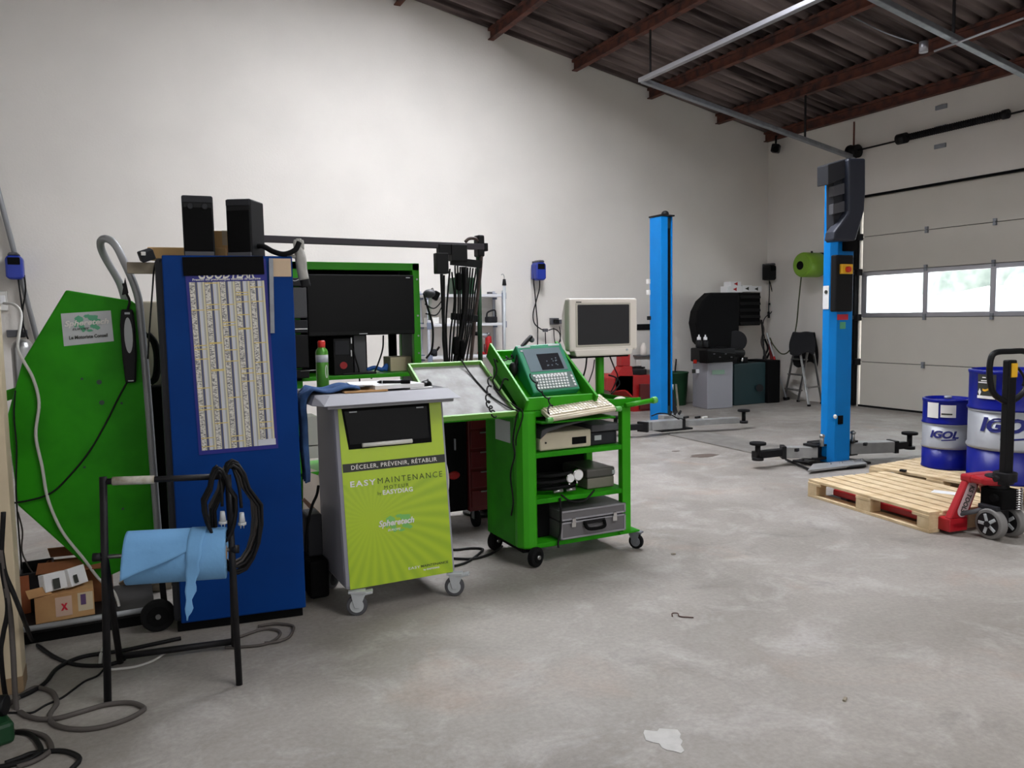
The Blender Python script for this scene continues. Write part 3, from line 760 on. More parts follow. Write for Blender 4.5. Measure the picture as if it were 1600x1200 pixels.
# ================================================================ LEFT CLUSTER
# ---- blue cabinet with the tyre pressure poster (local x along its front)
CB = (.205, 4.0215, 0); CA = math.atan2(-.077, .556)
cab = thing('metal_cabinet', 'tall blue metal cabinet carrying a tyre pressure poster', 'cabinet', CB, CA)
MB().box((-.035,.022,.05),(.58,.42,1.80)).build('body', 'charcoal', cab, .02)
MB().box((0,0,.05),(.585,.022,1.812)).build('door', 'bluecab', cab, .006)
MB().box((-.02,.03,0),(.57,.40,.05)).build('plinth', 'blackm', cab, .004)
MB().cyl((.12,-.004,.46),(.12,0,.46),.012).build('lock', 'steel', cab)
# poster, slightly askew on the door
PC = Vector((.291, -.002, 1.295)); PR = Matrix.Translation(PC) @ Matrix.Rotation(R(-1.35),4,'Y')
pos = tag(MB().box((-.182,-.0012,-.425),(.182,0,.50),PR).build('poster_sheet', 'navy', cab), 'navy blue tyre pressure chart')
tb = MB()
x = -.172
rnd = random.Random(3)
for k in range(5):
    x0 = -.168+k*.0675
    tb.box((x0,-.002,-.405),(x0+.066,-.0013,.395),PR,4)
    tb.box((x0+.001,-.0024,-.405),(x0+.022,-.002,.395),PR,0)
    tb.box((x0+.024,-.0024,-.405),(x0+.035,-.002,.395),PR,1)
    tb.box((x0+.037,-.0024,-.405),(x0+.050,-.002,.395),PR,2)
    tb.box((x0+.051,-.0024,-.405),(x0+.058,-.002,.395),PR,3)
    tb.box((x0-.0012,-.0028,-.405),(x0+.0004,-.002,.395),PR,1)
    for j in range(9):
        z = rnd.uniform(-.40,.39); tb.box((x0+.001,-.0027,z),(x0+.058,-.002,z+.0045),PR,5)
tb.build('pressure_table', ['fine', 'colnavy', 'colpale', 'colgrey', 'colcream', 'colyellow'], pos)
MB().box((.09,-.0032,-.405),(.172,-.0022,-.375),PR).build('publisher_box', 'colpale', pos)
on_p = lambda cx, cz, off=-.0028: (lambda u, v: PR @ Vector((cx+u, off, cz+v)))
text('GOODYEAR', .25, .05, on_p(.0, .433), 'headline', 'white', pos, .025, .3)
text('Pression des pneumatiques véhicules de tourisme', .305, .014, on_p(.0, .405), 'subtitle', 'white', pos, .02)
MB().box((-.19,-.008,.425),(.172,-.003,.512),PR).build('black_strip', 'blackm', cab, .002)
MB().box((.492,-.004,1.713),(.578,-.001,1.80)).build('paper_tag', mat('tan_paper', (206, 182, 154), .9), cab)
o = MB(); o.cbox((.482,-.012,1.62),(.020,.003,.36),0,0,R(1.2)); o = one(o, 'steel_ruler', 'galv', 'worn steel ruler hanging on the front of the blue cabinet', 'ruler', .001)
o.matrix_world = ROOT_T[cab.name] @ Matrix.Translation(o.location)
# ---- things on top of the cabinet (local frame of the cabinet)
CT = ROOT_T[cab.name]
def ctop(lx, ly, z=1.812): return CT @ Vector((lx, ly, z))
ZC = 1.812
def speaker(label, lx, ly, wd, dp, ht, rz, knobs):
    p = ctop(lx, ly); t = thing('desktop_speaker', label, 'speaker', p, CA+rz, 'pair of black speakers on the cabinet')
    MB().box((-wd/2,0,0),(wd/2,dp,ht)).build('cabinet_box', 'black', t, .008)
    MB().box((-wd/2+.006,-.006,.02),(wd/2-.006,.001,ht*.80)).build('grille', 'blackm', t, .004)
    MB().box((-wd/2+.003,-.004,ht*.88),(wd/2-.003,.001,ht-.004)).build('brow', 'charcoal', t, .003)
    if knobs:
        for x in (-.032, .032): 
            MB().cyl((x,-.012,ht*.815),(x,0,ht*.815),.013).build('knob', 'charcoal', t, .002)
    MB().box((-wd/2+.004,-.008,0),(wd/2-.004,.004,.02)).build('foot', 'dgrey', t, .002)
    return t
speaker('left black speaker with two knobs on the blue cabinet', .165, .03, .138, .17, .282, R(2), True)
speaker('right black speaker turned aside on the blue cabinet', .345, .05, .125, .16, .275, R(-24), False)
def cardbox(name, label, p, size, rz, m='card', open_=False, tape=None):
    t = thing(name, label, 'box', p, rz)
    wd, dp, ht = size
    if open_:
        q = MB().box((-wd/2,-dp/2,0),(wd/2,-dp/2+.005,ht)).box((-wd/2,dp/2-.005,0),(wd/2,dp/2,ht)).box((-wd/2,-dp/2,0),(-wd/2+.005,dp/2,ht)).box((wd/2-.005,-dp/2,0),(wd/2,dp/2,ht)).box((-wd/2,-dp/2,0),(wd/2,dp/2,.005))
        q.build('box_body', m, t)
        f = MB().cbox((0,-dp/2-.03,ht+.02),(wd,.07,.004),0,R(35)).build('flap', m, t)
        MB().cbox((0,dp/2+.03,ht+.03),(wd,.08,.004),0,R(-50)).build('flap', m, t)
    else:
        MB().box((-wd/2,-dp/2,0),(wd/2,dp/2,ht)).build('box_body', m, t, .003)
        MB().box((-.012,-dp/2-.001,ht*.5),(.012,dp/2+.001,ht+.001)).build('tape', tape or 'cream', t)
    return t
cardbox('cardboard_box', 'flat corrugated carton behind the left speaker on the cabinet', ctop(.10,.30), (.36,.16,.055), CA, mat('pale_card', (226,186,128), .85, var=.1))  # brighter copy of the cardboard, light on the cartons put into its colour
cardbox('cardboard_box', 'upright brown carton standing between the two speakers', ctop(.275,.30), (.11,.06,.145), CA, mat('pale_card', (226,186,128), .85, var=.1))
a = ctop(-.16,.12,1.765); 
o = one(MB().bar(ctop(-.17,.20,1.765), ctop(.06,.16,1.76), .022, .055), 'wooden_plank', 'woodo', 'weathered plank end sticking out behind the blue cabinet', 'plank', .003)
t = thing('power_adapter', 'black power adapter lying on the weathered plank', 'adapter', ctop(-.08,.165,1.793), CA+.3)
MB().cbox((0,0,.03),(.065,.05,.05),0,.25,-.35).build('adapter_body', 'charcoal', t, .006)
MB().cbox((-.02,-.03,.035),(.02,.015,.018)).build('adapter_prong', 'white', t, .002)
one(MB().tube(cr([ctop(-.02,.16,1.80), ctop(-.04,.10,1.77), ctop(-.05,.04,1.65), ctop(-.075,.05,1.45), ctop(-.09,.08,1.33)],6),.004), 'adapter_lead', 'cable', 'thin black lead hanging down left of the blue cabinet', 'cable')
hs = cr([ctop(.40,.12,1.862), ctop(.45,.07,1.865), ctop(.50,.03,1.835), ctop(.55,.0,1.822), ctop(.60,.0,1.842), ctop(.622,.01,1.88)], 8)
one(MB().tube(hs,.013,10), 'rubber_hose', 'rubber', 'short black rubber hose bent over the cabinet top', 'hose')
gv = thing('work_glove', 'grey work glove hanging over the right top edge of the cabinet', 'glove', ctop(.62,.06,1.70), CA)
MB().tube(cr([(0,0,.165),(.008,-.02,.10),(.012,-.02,.05),(.02,-.02,0)],5),[.012,.02,.024,.026,.028,.028,.028,.028,.027,.027,.026,.026,.026,.026,.026,.026][:16],10).build('palm', 'greycloth', gv)
MB().tube(cr([(.02,-.02,.01),(.024,-.02,-.01),(.03,-.02,-.035)],4),.024,10).build('cuff', 'cloth', gv)
for k in range(4): MB().tube(cr([(-.014+k*.011,-.01,.15),(-.016+k*.012,-.005,.18),(-.012+k*.010,.0,.205-.008*abs(k-1.5))],3),.0085,8).build('finger', 'greycloth', gv)
MB().tube(cr([(-.01,-.02,.11),(-.035,-.03,.115),(-.05,-.03,.12)],3),.009,8).build('thumb', 'greycloth', gv)

# ---- green machine casing on a trolley (front face near y = 4.45)
YG = 4.45
gm = thing('green_machine', 'green angular machine casing on a trolley at far left', 'machine', (-.15, 4.6, 0))
gp = [(103,453),(206,470),(217,478),(230,640),(243,868),(158,906),(28,790),(10,655),(35,565)]
poly = [py(x, y, YG) for x, y in gp]
MB().prism(poly[::-1],(0,.10,0)).build('casing', 'greend', gm, .008, True)
poly2 = [py(x, y, YG+.1) for x, y in [(120,470),(200,480),(225,850),(160,880),(45,780),(30,650),(50,575)]]
MB().prism(poly2[::-1],(0,.22,0)).build('rear_casing', 'dgreen', gm, .01, True)
MB().bar(py(-12,625,YG+.1), py(30,612,YG+.1), .03, .05).build('side_arm', 'green', gm, .004, True)
for x, y in ((159,629),(155,597),(190,630),(132,730),(192,795),(128,592)): MB().cyl(py(x,y,YG-.004), py(x,y,YG), .012 if y in (629,597) else .006).build('screw', 'dgreen', gm, 0, True)
# tubular frame and looped handle
tb = cr([py(251,880,YG-.01), py(243,780,YG-.01), py(231,620,YG-.01), py(221,510,YG-.01), py(214,458,YG-.01), py(192,405,YG), py(178,380,YG+.02), py(164,373,YG+.06), py(157,380,YG+.12), py(163,400,YG+.18), py(186,440,YG+.2), py(196,470,YG+.2)], 6)
MB().tube(tb, .019, 12).build('tube_handle', 'tubegrey', gm, 0, True)
MB().bar(py(249,870,YG), py(262,990,YG), .03, .03).build('tube_foot', 'iron', gm, 0, True)
# trolley base and wheels
bl, br_ = pz(48, 1012), pz(245, 985)
MB().box((-.50,4.22,.055),(.10,4.72,.075)).build('platform', 'iron', gm, .004, True)
MB().tube([(-.50,4.21,.085),(.11,4.21,.085)],.014).build('platform_rail', 'tubegrey', gm, 0, True)
MB().box((-.50,4.24,.0),(.09,4.7,.055)).build('skid', 'blackm', gm, .004, True)
wc = Vector((.108,4.12,.078))
MB().cyl(wc-Vector((0,.02,0)), wc+Vector((0,.02,0)), .078, n=28).build('wheel', 'rubber', gm, .008, True)
MB().cyl(wc-Vector((0,.023,0)), wc-Vector((0,.02,0)), .05, n=24).build('wheel_disc', 'blackm', gm, 0, True)
MB().cyl(wc-Vector((0,.03,0)), wc-Vector((0,.02,0)), .012).build('wheel_hub', 'steel', gm, 0, True)
# sticker
stq = [py(95,490,YG-.002), py(173,485,YG-.002), py(178,533,YG-.002), py(100,541,YG-.002)]
st = MB().prism(stq[::-1],(0,.0015,0)).build('brand_sticker', 'labelgrey', gm, 0, True)
o_ = (stq[0]+stq[2])/2; ux_ = (stq[1]-stq[0]).normalized(); uz_ = (stq[0]-stq[3]).normalized()
def stp(cx, cz, off): return lambda u, v: o_ + ux_*(cx+u) + uz_*(cz+v) + Vector((0,-off,0))
def globe(parent, place, rx, rz, m='logogreen', world=True):
    q = MB()
    blobs = [(-.55,.45,.30,.34),(-.42,-.15,.20,.40),(-.30,-.62,.16,.26),(.02,.72,.22,.18),(.42,.52,.36,.30),(.62,.12,.30,.34),(.40,-.30,.24,.30),(.66,-.55,.18,.20),(.12,-.78,.22,.12),(-.80,-.05,.14,.30)]
    for k, (bx_, bz_, bw, bh) in enumerate(blobs):
        n = 12; pts = [place(rx*(bx_+bw*(1+.18*math.sin(3*i+k))*math.cos(2*PI*i/n)), rz*(bz_+bh*(1+.18*math.cos(2*i+k))*math.sin(2*PI*i/n)))+Vector((0,-.00006*k,0)) for i in range(n)]
        q.add(pts, [tuple(range(n))])
    q.build('globe_print', m, parent, 0, world)
globe(st, stp(0,.022,.0016), .065, .048)
text('Spheretech', .195, .036, stp(-.002,.022,.0052), 'lettering', 'white', st, .03, .25, True)
text('EUROPE', .075, .010, stp(-.03,-.004,.0052), 'lettering', 'ink', st, .02, .25, True)
text('Le Motoriste Conseil', .17, .018, stp(0,-.044,.0032), 'lettering', 'ink', st, .03, 0, True)
# handset hanging on the casing
hs_ = thing('handheld_tester', 'slim black handheld tester hanging on the green casing', 'tester', py(205,598,YG-.03))
h0, h1 = py(205,598,YG-.03), py(204,496,YG-.03)
q = MB(); pr = [(-.026,0),(.022,0),(.033,.14),(.033,.30),(.027,.37),(-.027,.37),(-.036,.29),(-.034,.13)]
q.prism([(a,-.014,b) for a, b in pr],(0,.03,0)); q.build('handset_body', 'black', hs_, .008)
q = MB(); q.prism([(.0+.019*math.cos(2*PI*i/20),-.0155,.24+.09*math.sin(2*PI*i/20)) for i in range(20)],(0,.001,0)); q.build('keypad_label', 'labelgrey', hs_)
MB().box((-.012,-.0155,.345),(.012,-.014,.355)).box((-.014,-.0155,.008),(.012,-.014,.014)).build('print', 'labelgrey', hs_)
MB().tube(cr([(.0,.0,.36),(.014,-.005,.41),(.002,0,.45),(-.01,0,.50)],5),.006).build('hanging_lead', 'cable', hs_)
MB().prism([(-.02,-.008,.44),(.012,-.008,.45),(.0,-.008,.53)],(0,.014,0)).build('hook', 'black', hs_, .003)
def lead(name, label, pts, r, m, n=6, seg=6):
    return one(MB().tube(cr(pts, n), r, seg), name, m, label, 'cable')
lead('tester_lead', 'thin black lead from the handheld tester across the green casing', [py(*p, YG-.015) for p in ((198,598),(185,622),(165,662),(140,705),(110,742),(80,770),(40,783),(-10,789))], .0045, 'cable')
lead('white_cable', 'white cable draped over the green casing down to the floor', [py(*p, YG-d) for *p, d in ((6,474,-.4),(22,476,-.3),(33,490,-.2),(30,520,-.1),(28,545,-.04),(38,566,.015),(52,592,.015),(61,630,.015),(56,680,.015),(66,730,.015),(75,780,.015),(97,830,.015),(130,872,.015),(155,905,.02),(178,925,.05),(187,955,.1),(181,978,.15),(170,1000,.2))]+[pz(159,1018,.008), pz(156,1040,.006)], .0075, 'cablew')
lead('black_lead', 'black lead running down the left edge of the green casing', [py(*p, YG-.012) for p in ((24,610),(22,650),(26,700),(25,760),(27,800),(30,840),(34,890))], .004, 'cable')

# ---- boxes on the trolley base
def bpt(x, y, Y): return py(x, y, Y)
ZP = .076
c1_ = bpt(102, 980, 4.27)
bx = thing('cardboard_box', 'printed brown carton with a red mark on the trolley base', 'box', (c1_.x+.005, 4.36, ZP), R(3))
MB().box((-.13,-.075,0),(.12,.075,.13)).build('box_body', 'card', bx, .003)
MB().box((-.045,-.0765,.02),(.025,-.075,.115)).build('printed_panel', mat('pinkish_print', (206, 176, 156), .8), bx)
text('✕' if False else 'X', .03, .035, lambda u, v: Vector((-.008+u,-.078,.065+v)), 'red_mark', 'hazard', bx, .08)
MB().box((.05,-.0765,.03),(.115,-.075,.12)).build('printed_panel', 'cream', bx)
MB().box((.062,-.0775,.06),(.085,-.0765,.112)).build('print_block', mat('purple_print', (96, 70, 110), .8), bx)
MB().cbox((-.11,-.06,.15),(.10,.05,.003),R(20),R(40)).build('flap', 'card', bx)
t = thing('small_white_box', 'small white carton with black print on the brown carton', 'box', (c1_.x-.045,4.35,ZP+.132), R(24))
MB().cbox((0,0,.045),(.10,.07,.085),0,R(-14)).build('box_body', 'paper', t, .003); MB().cbox((.0,-.046,.045),(.03,.001,.05),0,R(-14)).build('print', 'ink', t)
t = thing('small_white_box', 'small white carton tilted rightmost on the brown carton', 'box', (c1_.x+.045,4.37,ZP+.132), R(40))
MB().cbox((0,0,.05),(.09,.06,.09),0,R(-18)).build('box_body', 'paper', t, .003); MB().cbox((-.02,-.04,.05),(.02,.001,.04),0,R(-18)).build('print', 'ink', t)
cardbox('cardboard_box', 'dark brown carton lying behind the printed carton', (-.25,4.60,ZP), (.30,.2,.19), R(-8), mat('dark_card', (142, 88, 52), .85, var=.2), True)
t = thing('tool_crate', 'dark crate holding a chrome socket at far left', 'crate', (-.43,4.60,ZP), R(4))
MB().box((-.07,-.12,0),(.08,.12,.01)).box((-.07,-.12,.0),(.08,-.11,.20)).box((-.07,.11,0),(.08,.12,.20)).box((-.07,-.12,0),(-.06,.12,.20)).box((.07,-.12,0),(.08,.12,.20)).build('crate_body', 'iron', t, .004)
MB().box((-.072,-.124,.0),(-.03,-.12,.19)).build('orange_side', mat('rusty_orange', (150, 84, 50), .8), t)
sk = MB().cyl((0,-.05,.16),(.02,-.04,.235),.012).ell((-.005,-.06,.17),(.035,.03,.025)); one(sk, 'chrome_socket_wrench', 'chrome', 'chrome socket wrench end standing in the dark crate', 'wrench').location = Vector((-.42,4.56,ZP+.12))
lead('crate_lead', 'thin grey lead looping above the dark crate', [py(*p, 4.6) for p in ((28,800),(35,830),(34,860),(42,880),(52,896),(60,902))], .004, 'cableg')
# tiled board leaning behind the trolley wheel
q = MB(); q.prism([py(185,912,4.75), py(268,862,4.75), py(268,955,4.75), py(240,962,4.75)][::-1],(0,.02,0))
tl = thing('tile_board', 'beige tiled board leaning behind the trolley wheel', 'board', (.06,4.76,.08))
q.build('backing', 'tile', tl, .002, True)
u0 = py(268,862,4.735)
for i in range(4):
    for j in range(5):
        cc = py(200+19*i+4*j, 905+13*j-6*i, 4.738)
        if 905+13*j-6*i < 950 and 200+19*i+4*j < 262 and (200+19*i+4*j-185)*.9 > (905+13*j-6*i-915): MB().cbox(cc,(.05,.008,.035),0,0,R(8)).build('tile', 'tile', tl, .003, True)
# dark hose behind the casing
for k, dx in enumerate((0, 6)):
    lead('air_hose', 'black hose loop behind the green casing, %s strand' % ('outer' if k else 'inner'), [py(*p, 4.62) for p in ((226+dx,520),(238+dx,535),(243+dx,560),(240+dx,590),(230+dx,600))], .010, 'rubber')
# box of things glimpsed between casing and cabinet
bp_ = py(240,500,4.85); one(MB().box((bp_.x-.08,4.84,1.15),(bp_.x+.08,4.9,1.62)), 'paper_bag', mat('bag_beige', (196,186,168), .9), 'beige paper bag behind the gap beside the cabinet', 'bag', .01)
one(MB().box((bp_.x-.09,4.80,0),(bp_.x+.10,5.0,1.15)), 'storage_box', 'blackm', 'black storage box glimpsed between green casing and cabinet', 'box', .01)

# ---- paper roll stand
sd = thing('paper_roll_stand', 'black pipe stand holding the blue paper roll', 'stand', (.16, 3.55, 0))
def iron(name, pts, r=.0135): return MB().tube(pts, r, 10).build(name, 'iron', sd, 0, True)
fl_, fr_ = pz(168.5,1098), pz(374,1070)
tl_, tr_ = py(161,745,3.50), py(356,742,3.41)
iron('leg', [fl_, tl_], .0145); iron('leg', [fr_, tr_], .0135)
bl_, br2 = pz(188,1036), pz(366,1012)
ml, mr = fl_.lerp(tl_, .645), fr_.lerp(tr_, .645)
iron('leg', [bl_, ml], .014); iron('leg', [br2, mr], .013)
iron('cross_bar', [tl_+Vector((.0,0,-.02)), tr_+Vector((0,0,-.005))], .0125)
MB().tube([tl_.lerp(tr_,.07)+Vector((0,0,-.018)), tl_.lerp(tr_,.40)+Vector((0,0,-.015))],.017,10).build('tape_wrap', mat('old_tape', (186,182,172), .8, rgb2=(150,140,120), scale=30), sd, 0, True)
iron('lower_bar', [bl_+Vector((0,0,.03)), br2+Vector((0,0,.03))], .015)
ax0 = ml+(ml-mr)*.09; ax1 = mr+(mr-ml)*.06
MB().tube([ax0, ax1],.009,8).build('axle', 'steel', sd, 0, True)
for p_ in (ax0, ax1): MB().cyl(p_, p_+(mr-ml).normalized()*.03*(1 if p_ is ax0 else -1), .017).build('axle_stop', 'iron', sd, 0, True)
# the roll itself: cylinder on the axle, sheet over the top, torn tail
axd = (mr-ml).normalized(); side = Vector((axd.y,-axd.x,0)).normalized(); side = side if side.y < 0 else -side
upr = axd.cross(side); upr = upr if upr.z > 0 else -upr
rr = .105
pr_ = thing('paper_roll', 'blue workshop paper roll with a torn sheet hanging', 'paper roll', ml.lerp(mr,.5))
r0, r1 = ml.lerp(mr,.17)-upr*.012, ml.lerp(mr,.955)-upr*.012
LR = (r1-r0).length
MB().cyl(r0, r1, rr, n=40).build('roll', 'roll', pr_, .002, True)
MB().cyl(r0-axd*.001, r1+axd*.001, .03, n=20).build('core', 'card', pr_, 0, True)
def wrap(u, v):       # loose sheet over the roll; past the shoulder it stands off, its lower edge slanted
    L1 = rr*R(75); tot = L1 + (.125-.105*u)
    q_ = v*tot; ro = rr+.003
    base = r0 + axd*(LR*(.66*u))
    if q_ <= L1:
        a = R(-20)+q_/rr; return base + upr*(ro*math.cos(a)) + side*(ro*math.sin(a))
    a = R(55); t_ = q_-L1; wv = .006*math.sin(u*11+t_*20)*min(1,t_/.03)
    return base + upr*(ro*math.cos(a)) + side*(ro*math.sin(a)) + (side*math.cos(a)-upr*math.sin(a)).lerp(-upr, min(1,t_*2.2))*t_ + side*(wv+.004)
MB().grid(wrap, 26, 18).build('loose_sheet', 'roll', pr_, 0, True, solid=.0012)
def tail(u, v):
    wv = .042*(1-.8*v*v)+.010*math.sin(v*37)*v*(1 if u > .5 else .4); a = R(-10)+min(1,v/.45)*R(100)
    base = r0 + axd*(LR*(.73-.10*v)+ (u-.5)*wv*1.5)
    if v <= .45: return base + upr*((rr+.006)*math.cos(a)) + side*((rr+.006)*math.sin(a))
    return base + side*(rr+.008+.01*math.sin(v*8)) - upr*((v-.45)*.42)
MB().grid(tail, 5, 26).build('torn_tail', 'roll', pr_, 0, True, solid=.0012)
# hanks of cable over the right end of the bar
hb = tr_.lerp(tl_, .06)
def hank(name, label, cx, cz, rx, rz, turns, r, m, seed, dep, plug=None):
    rnd = random.Random(seed); P = []
    n = turns*18
    for i in range(n+1):
        a = 2*PI*i/18+PI/2; k = i/n
        jx, jz = 1+.10*math.sin(i*.37+seed)+.06*math.sin(i*.11), 1+.07*math.sin(i*.29+seed*2)
        x_ = rx*jx*math.cos(a)*(1 if math.sin(a) < .3 else .62); z_ = rz*jz*math.sin(a)
        P.append(Vector((hb.x+cx+x_, hb.y+dep+.03*math.sin(i*.21+seed), hb.z+cz-rz*1.0+z_+.02)))
    t = thing(name, label, 'cable', (hb.x+cx, hb.y+dep, hb.z-rz*2), group='cables hung over the paper stand')
    MB().tube(P, r, 6).build('loops', m, t, 0, True)
    if plug:
        px_, pyy = plug; p0 = py(px_, pyy, hb.y-.05); 
        MB().tube(cr([P[-1], P[-1].lerp(p0,.5)+Vector((.005,-.02,.03)), p0+Vector((0,0,.05))],5), r, 6).build('tail_lead', m, t, 0, True)
        MB().cyl(p0+Vector((0,0,-.015)), p0+Vector((0,0,.03)), .014, .009, n=12).cyl(p0+Vector((0,0,-.022)), p0+Vector((0,0,-.012)), .017, n=12).build('plug', 'labelgrey', t, 0, True)
        MB().cyl(p0+Vector((-.006,0,-.037)), p0+Vector((-.006,0,-.02)), .0025, n=6).cyl(p0+Vector((.006,0,-.037)), p0+Vector((.006,0,-.02)), .0025, n=6).build('plug_pin', 'chrome', t, 0, True)
hank('coiled_cable', 'black cable hank with a grey plug hung on the paper stand', -.012, .012, .06, .15, 5, .0062, 'cable', 1, -.03, (348,810))
hank('coiled_cable', 'longest black cable hank hung outermost on the paper stand', .05, .02, .095, .225, 6, .0068, 'cable', 2, .02, (378,812))
hank('coiled_cable', 'dusty grey cable hank looped widest over the stand bar', .04, .016, .088, .21, 3, .006, 'cableg', 3, .05, None)

# ---- cream post at the far left
pf, pb = pz(37,1082), pz(37,1082)+Vector((0,.12,0))
cp = thing('cream_post', 'cream painted post at the left edge behind the cables', 'post', (pf.x-.12, (pf.y+pb.y)/2, 0))
MB().box((pf.x-.26, pf.y, 0), (pf.x, pb.y+.02, 2.6)).build('post_body', 'cream', cp, .004, True)
MB().box((pf.x-.262, pf.y-.002, 0), (pf.x+.002, pb.y+.022, .07)).build('post_foot', mat('dirty_cream', (150,126,96), .8, var=.3), cp, .003, True)

# ---- cables lying on the floor at the left
def zf(pts, z=.008): return [pz(x/3.75, 880+y/3.75, z) for x, y in pts]
ycab = pf.y-.10
hang = lambda pts: [py(x/3.75, 880+y/3.75, ycab) for x, y in pts]
lead('floor_cable', 'dusty grey cable making a wide loop around the stand leg', hang([(5,-80),(28,100),(60,300),(75,500)])+zf([(95,840),(125,875),(170,900),(240,915),(340,908),(480,870),(620,830),(760,818),(840,845),(820,875),(720,925),(560,968),(420,972),(320,945),(290,905),(300,870),(332,820),(310,760),(250,735),(190,735),(90,800),(-30,880)]), .010, 'cableg', 8, 8)
lead('floor_cable', 'black cable hanging from the left and running under the stand', hang([(10,-60),(30,60),(80,180),(140,330)])+zf([(190,455),(240,495),(330,555),(450,595),(600,600),(690,580),(730,560)]), .009, 'cable', 8, 8)
lead('floor_cable', 'black cable curling past the cream post towards the trolley wheel', hang([(20,-300),(10,0),(45,250),(18,420),(5,540)])+zf([(40,800),(110,785),(200,745),(270,695),(330,620),(420,570),(520,540),(700,515),(870,480),(1060,440)],.009), .009, 'cable', 8, 8)
lead('thin_floor_lead', 'thin black lead trailing to the paper stand leg', zf([(40,876),(110,876),(190,875),(270,830),(360,790),(430,740),(500,690),(570,660),(610,620)],.004), .0045, 'cable')
lead('floor_cable', 'black cable arch beside the green power tool', zf([(60,985),(170,1000),(225,1055),(235,1110),(150,1160),(20,1190),(-60,1200)]), .009, 'cable', 8, 8)
lead('floor_cable', 'black cable loop reaching the bottom left corner', zf([(30,1172),(120,1140),(200,1112),(360,1100),(450,1128),(462,1160),(420,1205),(400,1240)]), .009, 'cable', 8, 8)
lead('floor_cable', 'grey cable curl between the black loops at bottom left', zf([(100,1195),(200,1160),(270,1120),(302,1080),(262,1015),(150,985),(80,990)]), .009, 'cableg', 8, 8)
lead('white_floor_lead', 'white lead lying on the floor behind the stand leg', zf([(640,622),(690,620),(800,605),(900,570),(960,530),(985,520)],.006), .006, 'cablew')
z5 = lambda pts, z=.008: [pz(140+x/2.927, 700+y/2.927, z) for x, y in pts]
lead('floor_cable', 'dusty cable coil on the floor in front of the blue cabinet', z5([(560,905),(690,862),(790,830),(855,832),(872,850),(845,878),(790,900),(690,910),(620,912)]), .007, 'cableg', 8, 8)
lead('floor_cable', 'grey cable bend with a bright end beside the cabinet corner', z5([(770,815),(850,803),(925,812),(930,835),(910,865),(860,885),(800,892)],.010), .007, 'cableg', 8, 8)
pt_ = thing('power_tool', 'dark green power tool with black cap in the bottom left corner', 'power tool', pz(5,1160))
q0 = pz(5,1160)
MB().cbox(q0+Vector((-.05,.0,.04)),(.16,.10,.08),R(20)).build('tool_body', 'dgreen', pt_, .015, True)
MB().cyl(q0+Vector((-.10,.09,.11)), q0+Vector((.012,.06,.11)), .038, n=20).build('tool_cap', 'black', pt_, .006, True)
MB().cyl(q0+Vector((-.09,.03,.06)), q0+Vector((-.03,.06,.11)), .03).build('tool_neck', 'black', pt_, .004, True)
# loose bits on the concrete
q = pz(1062,963,.004); one(MB().tube(cr([q+Vector((-.03,.02,0)), q+Vector((-.01,.045,.002)), q+Vector((.012,.03,.003)), q+Vector((.0,.0,0)), q+Vector((.03,-.03,0)), q+Vector((.05,-.045,0))],5),.003), 'bent_wire', mat('rust_dark',(82,56,50),.8), 'small bent rusty wire on the open floor', 'wire')
q = pz(1320,1094); one(MB().cbox(q+Vector((0,0,.004)),(.030,.012,.008),.5), 'wood_scrap', 'woodo', 'tiny wood scrap on the floor at lower right', 'scrap', .002)
q = pz(1052,866,.004); one(MB().cbox(q+Vector((0,0,.003)),(.03,.01,.006),-.3), 'wood_scrap', 'woodo', 'tiny wood scrap on the floor right of the green trolley', 'scrap', .002)

# ================================================================ LIME TEST TROLLEY
# local frame: origin at the front left foot, x along the front, front face leaning back
E0 = (.972, 3.852, 0); EA = R(.6)
ez = thing('test_trolley', 'lime green and grey engine test trolley with silver top', 'trolley', E0, EA)
ET = ROOT_T[ez.name]
WF = .60
lean = lambda z: .12*(z-.13)/.92         # how far back the front is at height z
def fp_(u, z, off=0.0): return Vector((u, lean(z)-off, z))
body = MB(); D = .50
vs = [fp_(-.005,.13), fp_(WF-.0,.13), Vector((WF,D,.13)), Vector((-.005,D,.13)), fp_(-.005,1.06), fp_(WF,1.06), Vector((WF,D,1.06)), Vector((-.005,D,1.06))]
body.add(vs, [(0,3,2,1),(4,5,6,7),(0,1,5,4),(1,2,6,5),(2,3,7,6),(3,0,4,7)])
body.build('body', 'greybody', ez, .02)
# printed front panel around the recess
sk = .002
def quad(name, pts, m, off, par=ez, th=.002):
    q = MB(); q.prism([fp_(u, z, off) for u, z in pts][::-1], (0,th,0)); return q.build(name, m, par)
RX = [(.035,1.045),(.515,1.045),(.515,.835),(.06,.835)]         # recess corners
u0, u1 = .018, WF-.018
fpn = MB()
for pts in ([(u0,.135),(u1,.135),(u1,.835),(u0,.835)], [(u0,.835),(.06,.835),(.035,1.05),(u0,1.05)], [(.515,.835),(u1,.835),(u1,1.05),(.515,1.05)]):
    fpn.prism([fp_(u, z, .003) for u, z in pts][::-1], (0,.003,0))
fpn = fpn.build('front_panel', 'burst', ez)
quad('recess', RX, 'blackm', .0015)
quad('flap_window', [(.05,1.03),(.50,1.03),(.50,.86),(.07,.86)], 'gloss', .003)
MB().tube([fp_(.13,.853,.012), fp_(.40,.853,.012)], .011, 10).build('pull_bar', 'white', ez)
for u in (.075, .44): quad('catch', [(u,1.028),(u+.04,1.028),(u+.04,1.022),(u,1.022)], 'labelgrey', .005)
quad('slogan_band', [(u0+.004,.765),(u1,.765),(u1,.722),(u0+.004,.722)], 'ink', .004, fpn)
pl_ = lambda cu, cz, off: (lambda u, v: fp_(cu+u, cz+v, off))
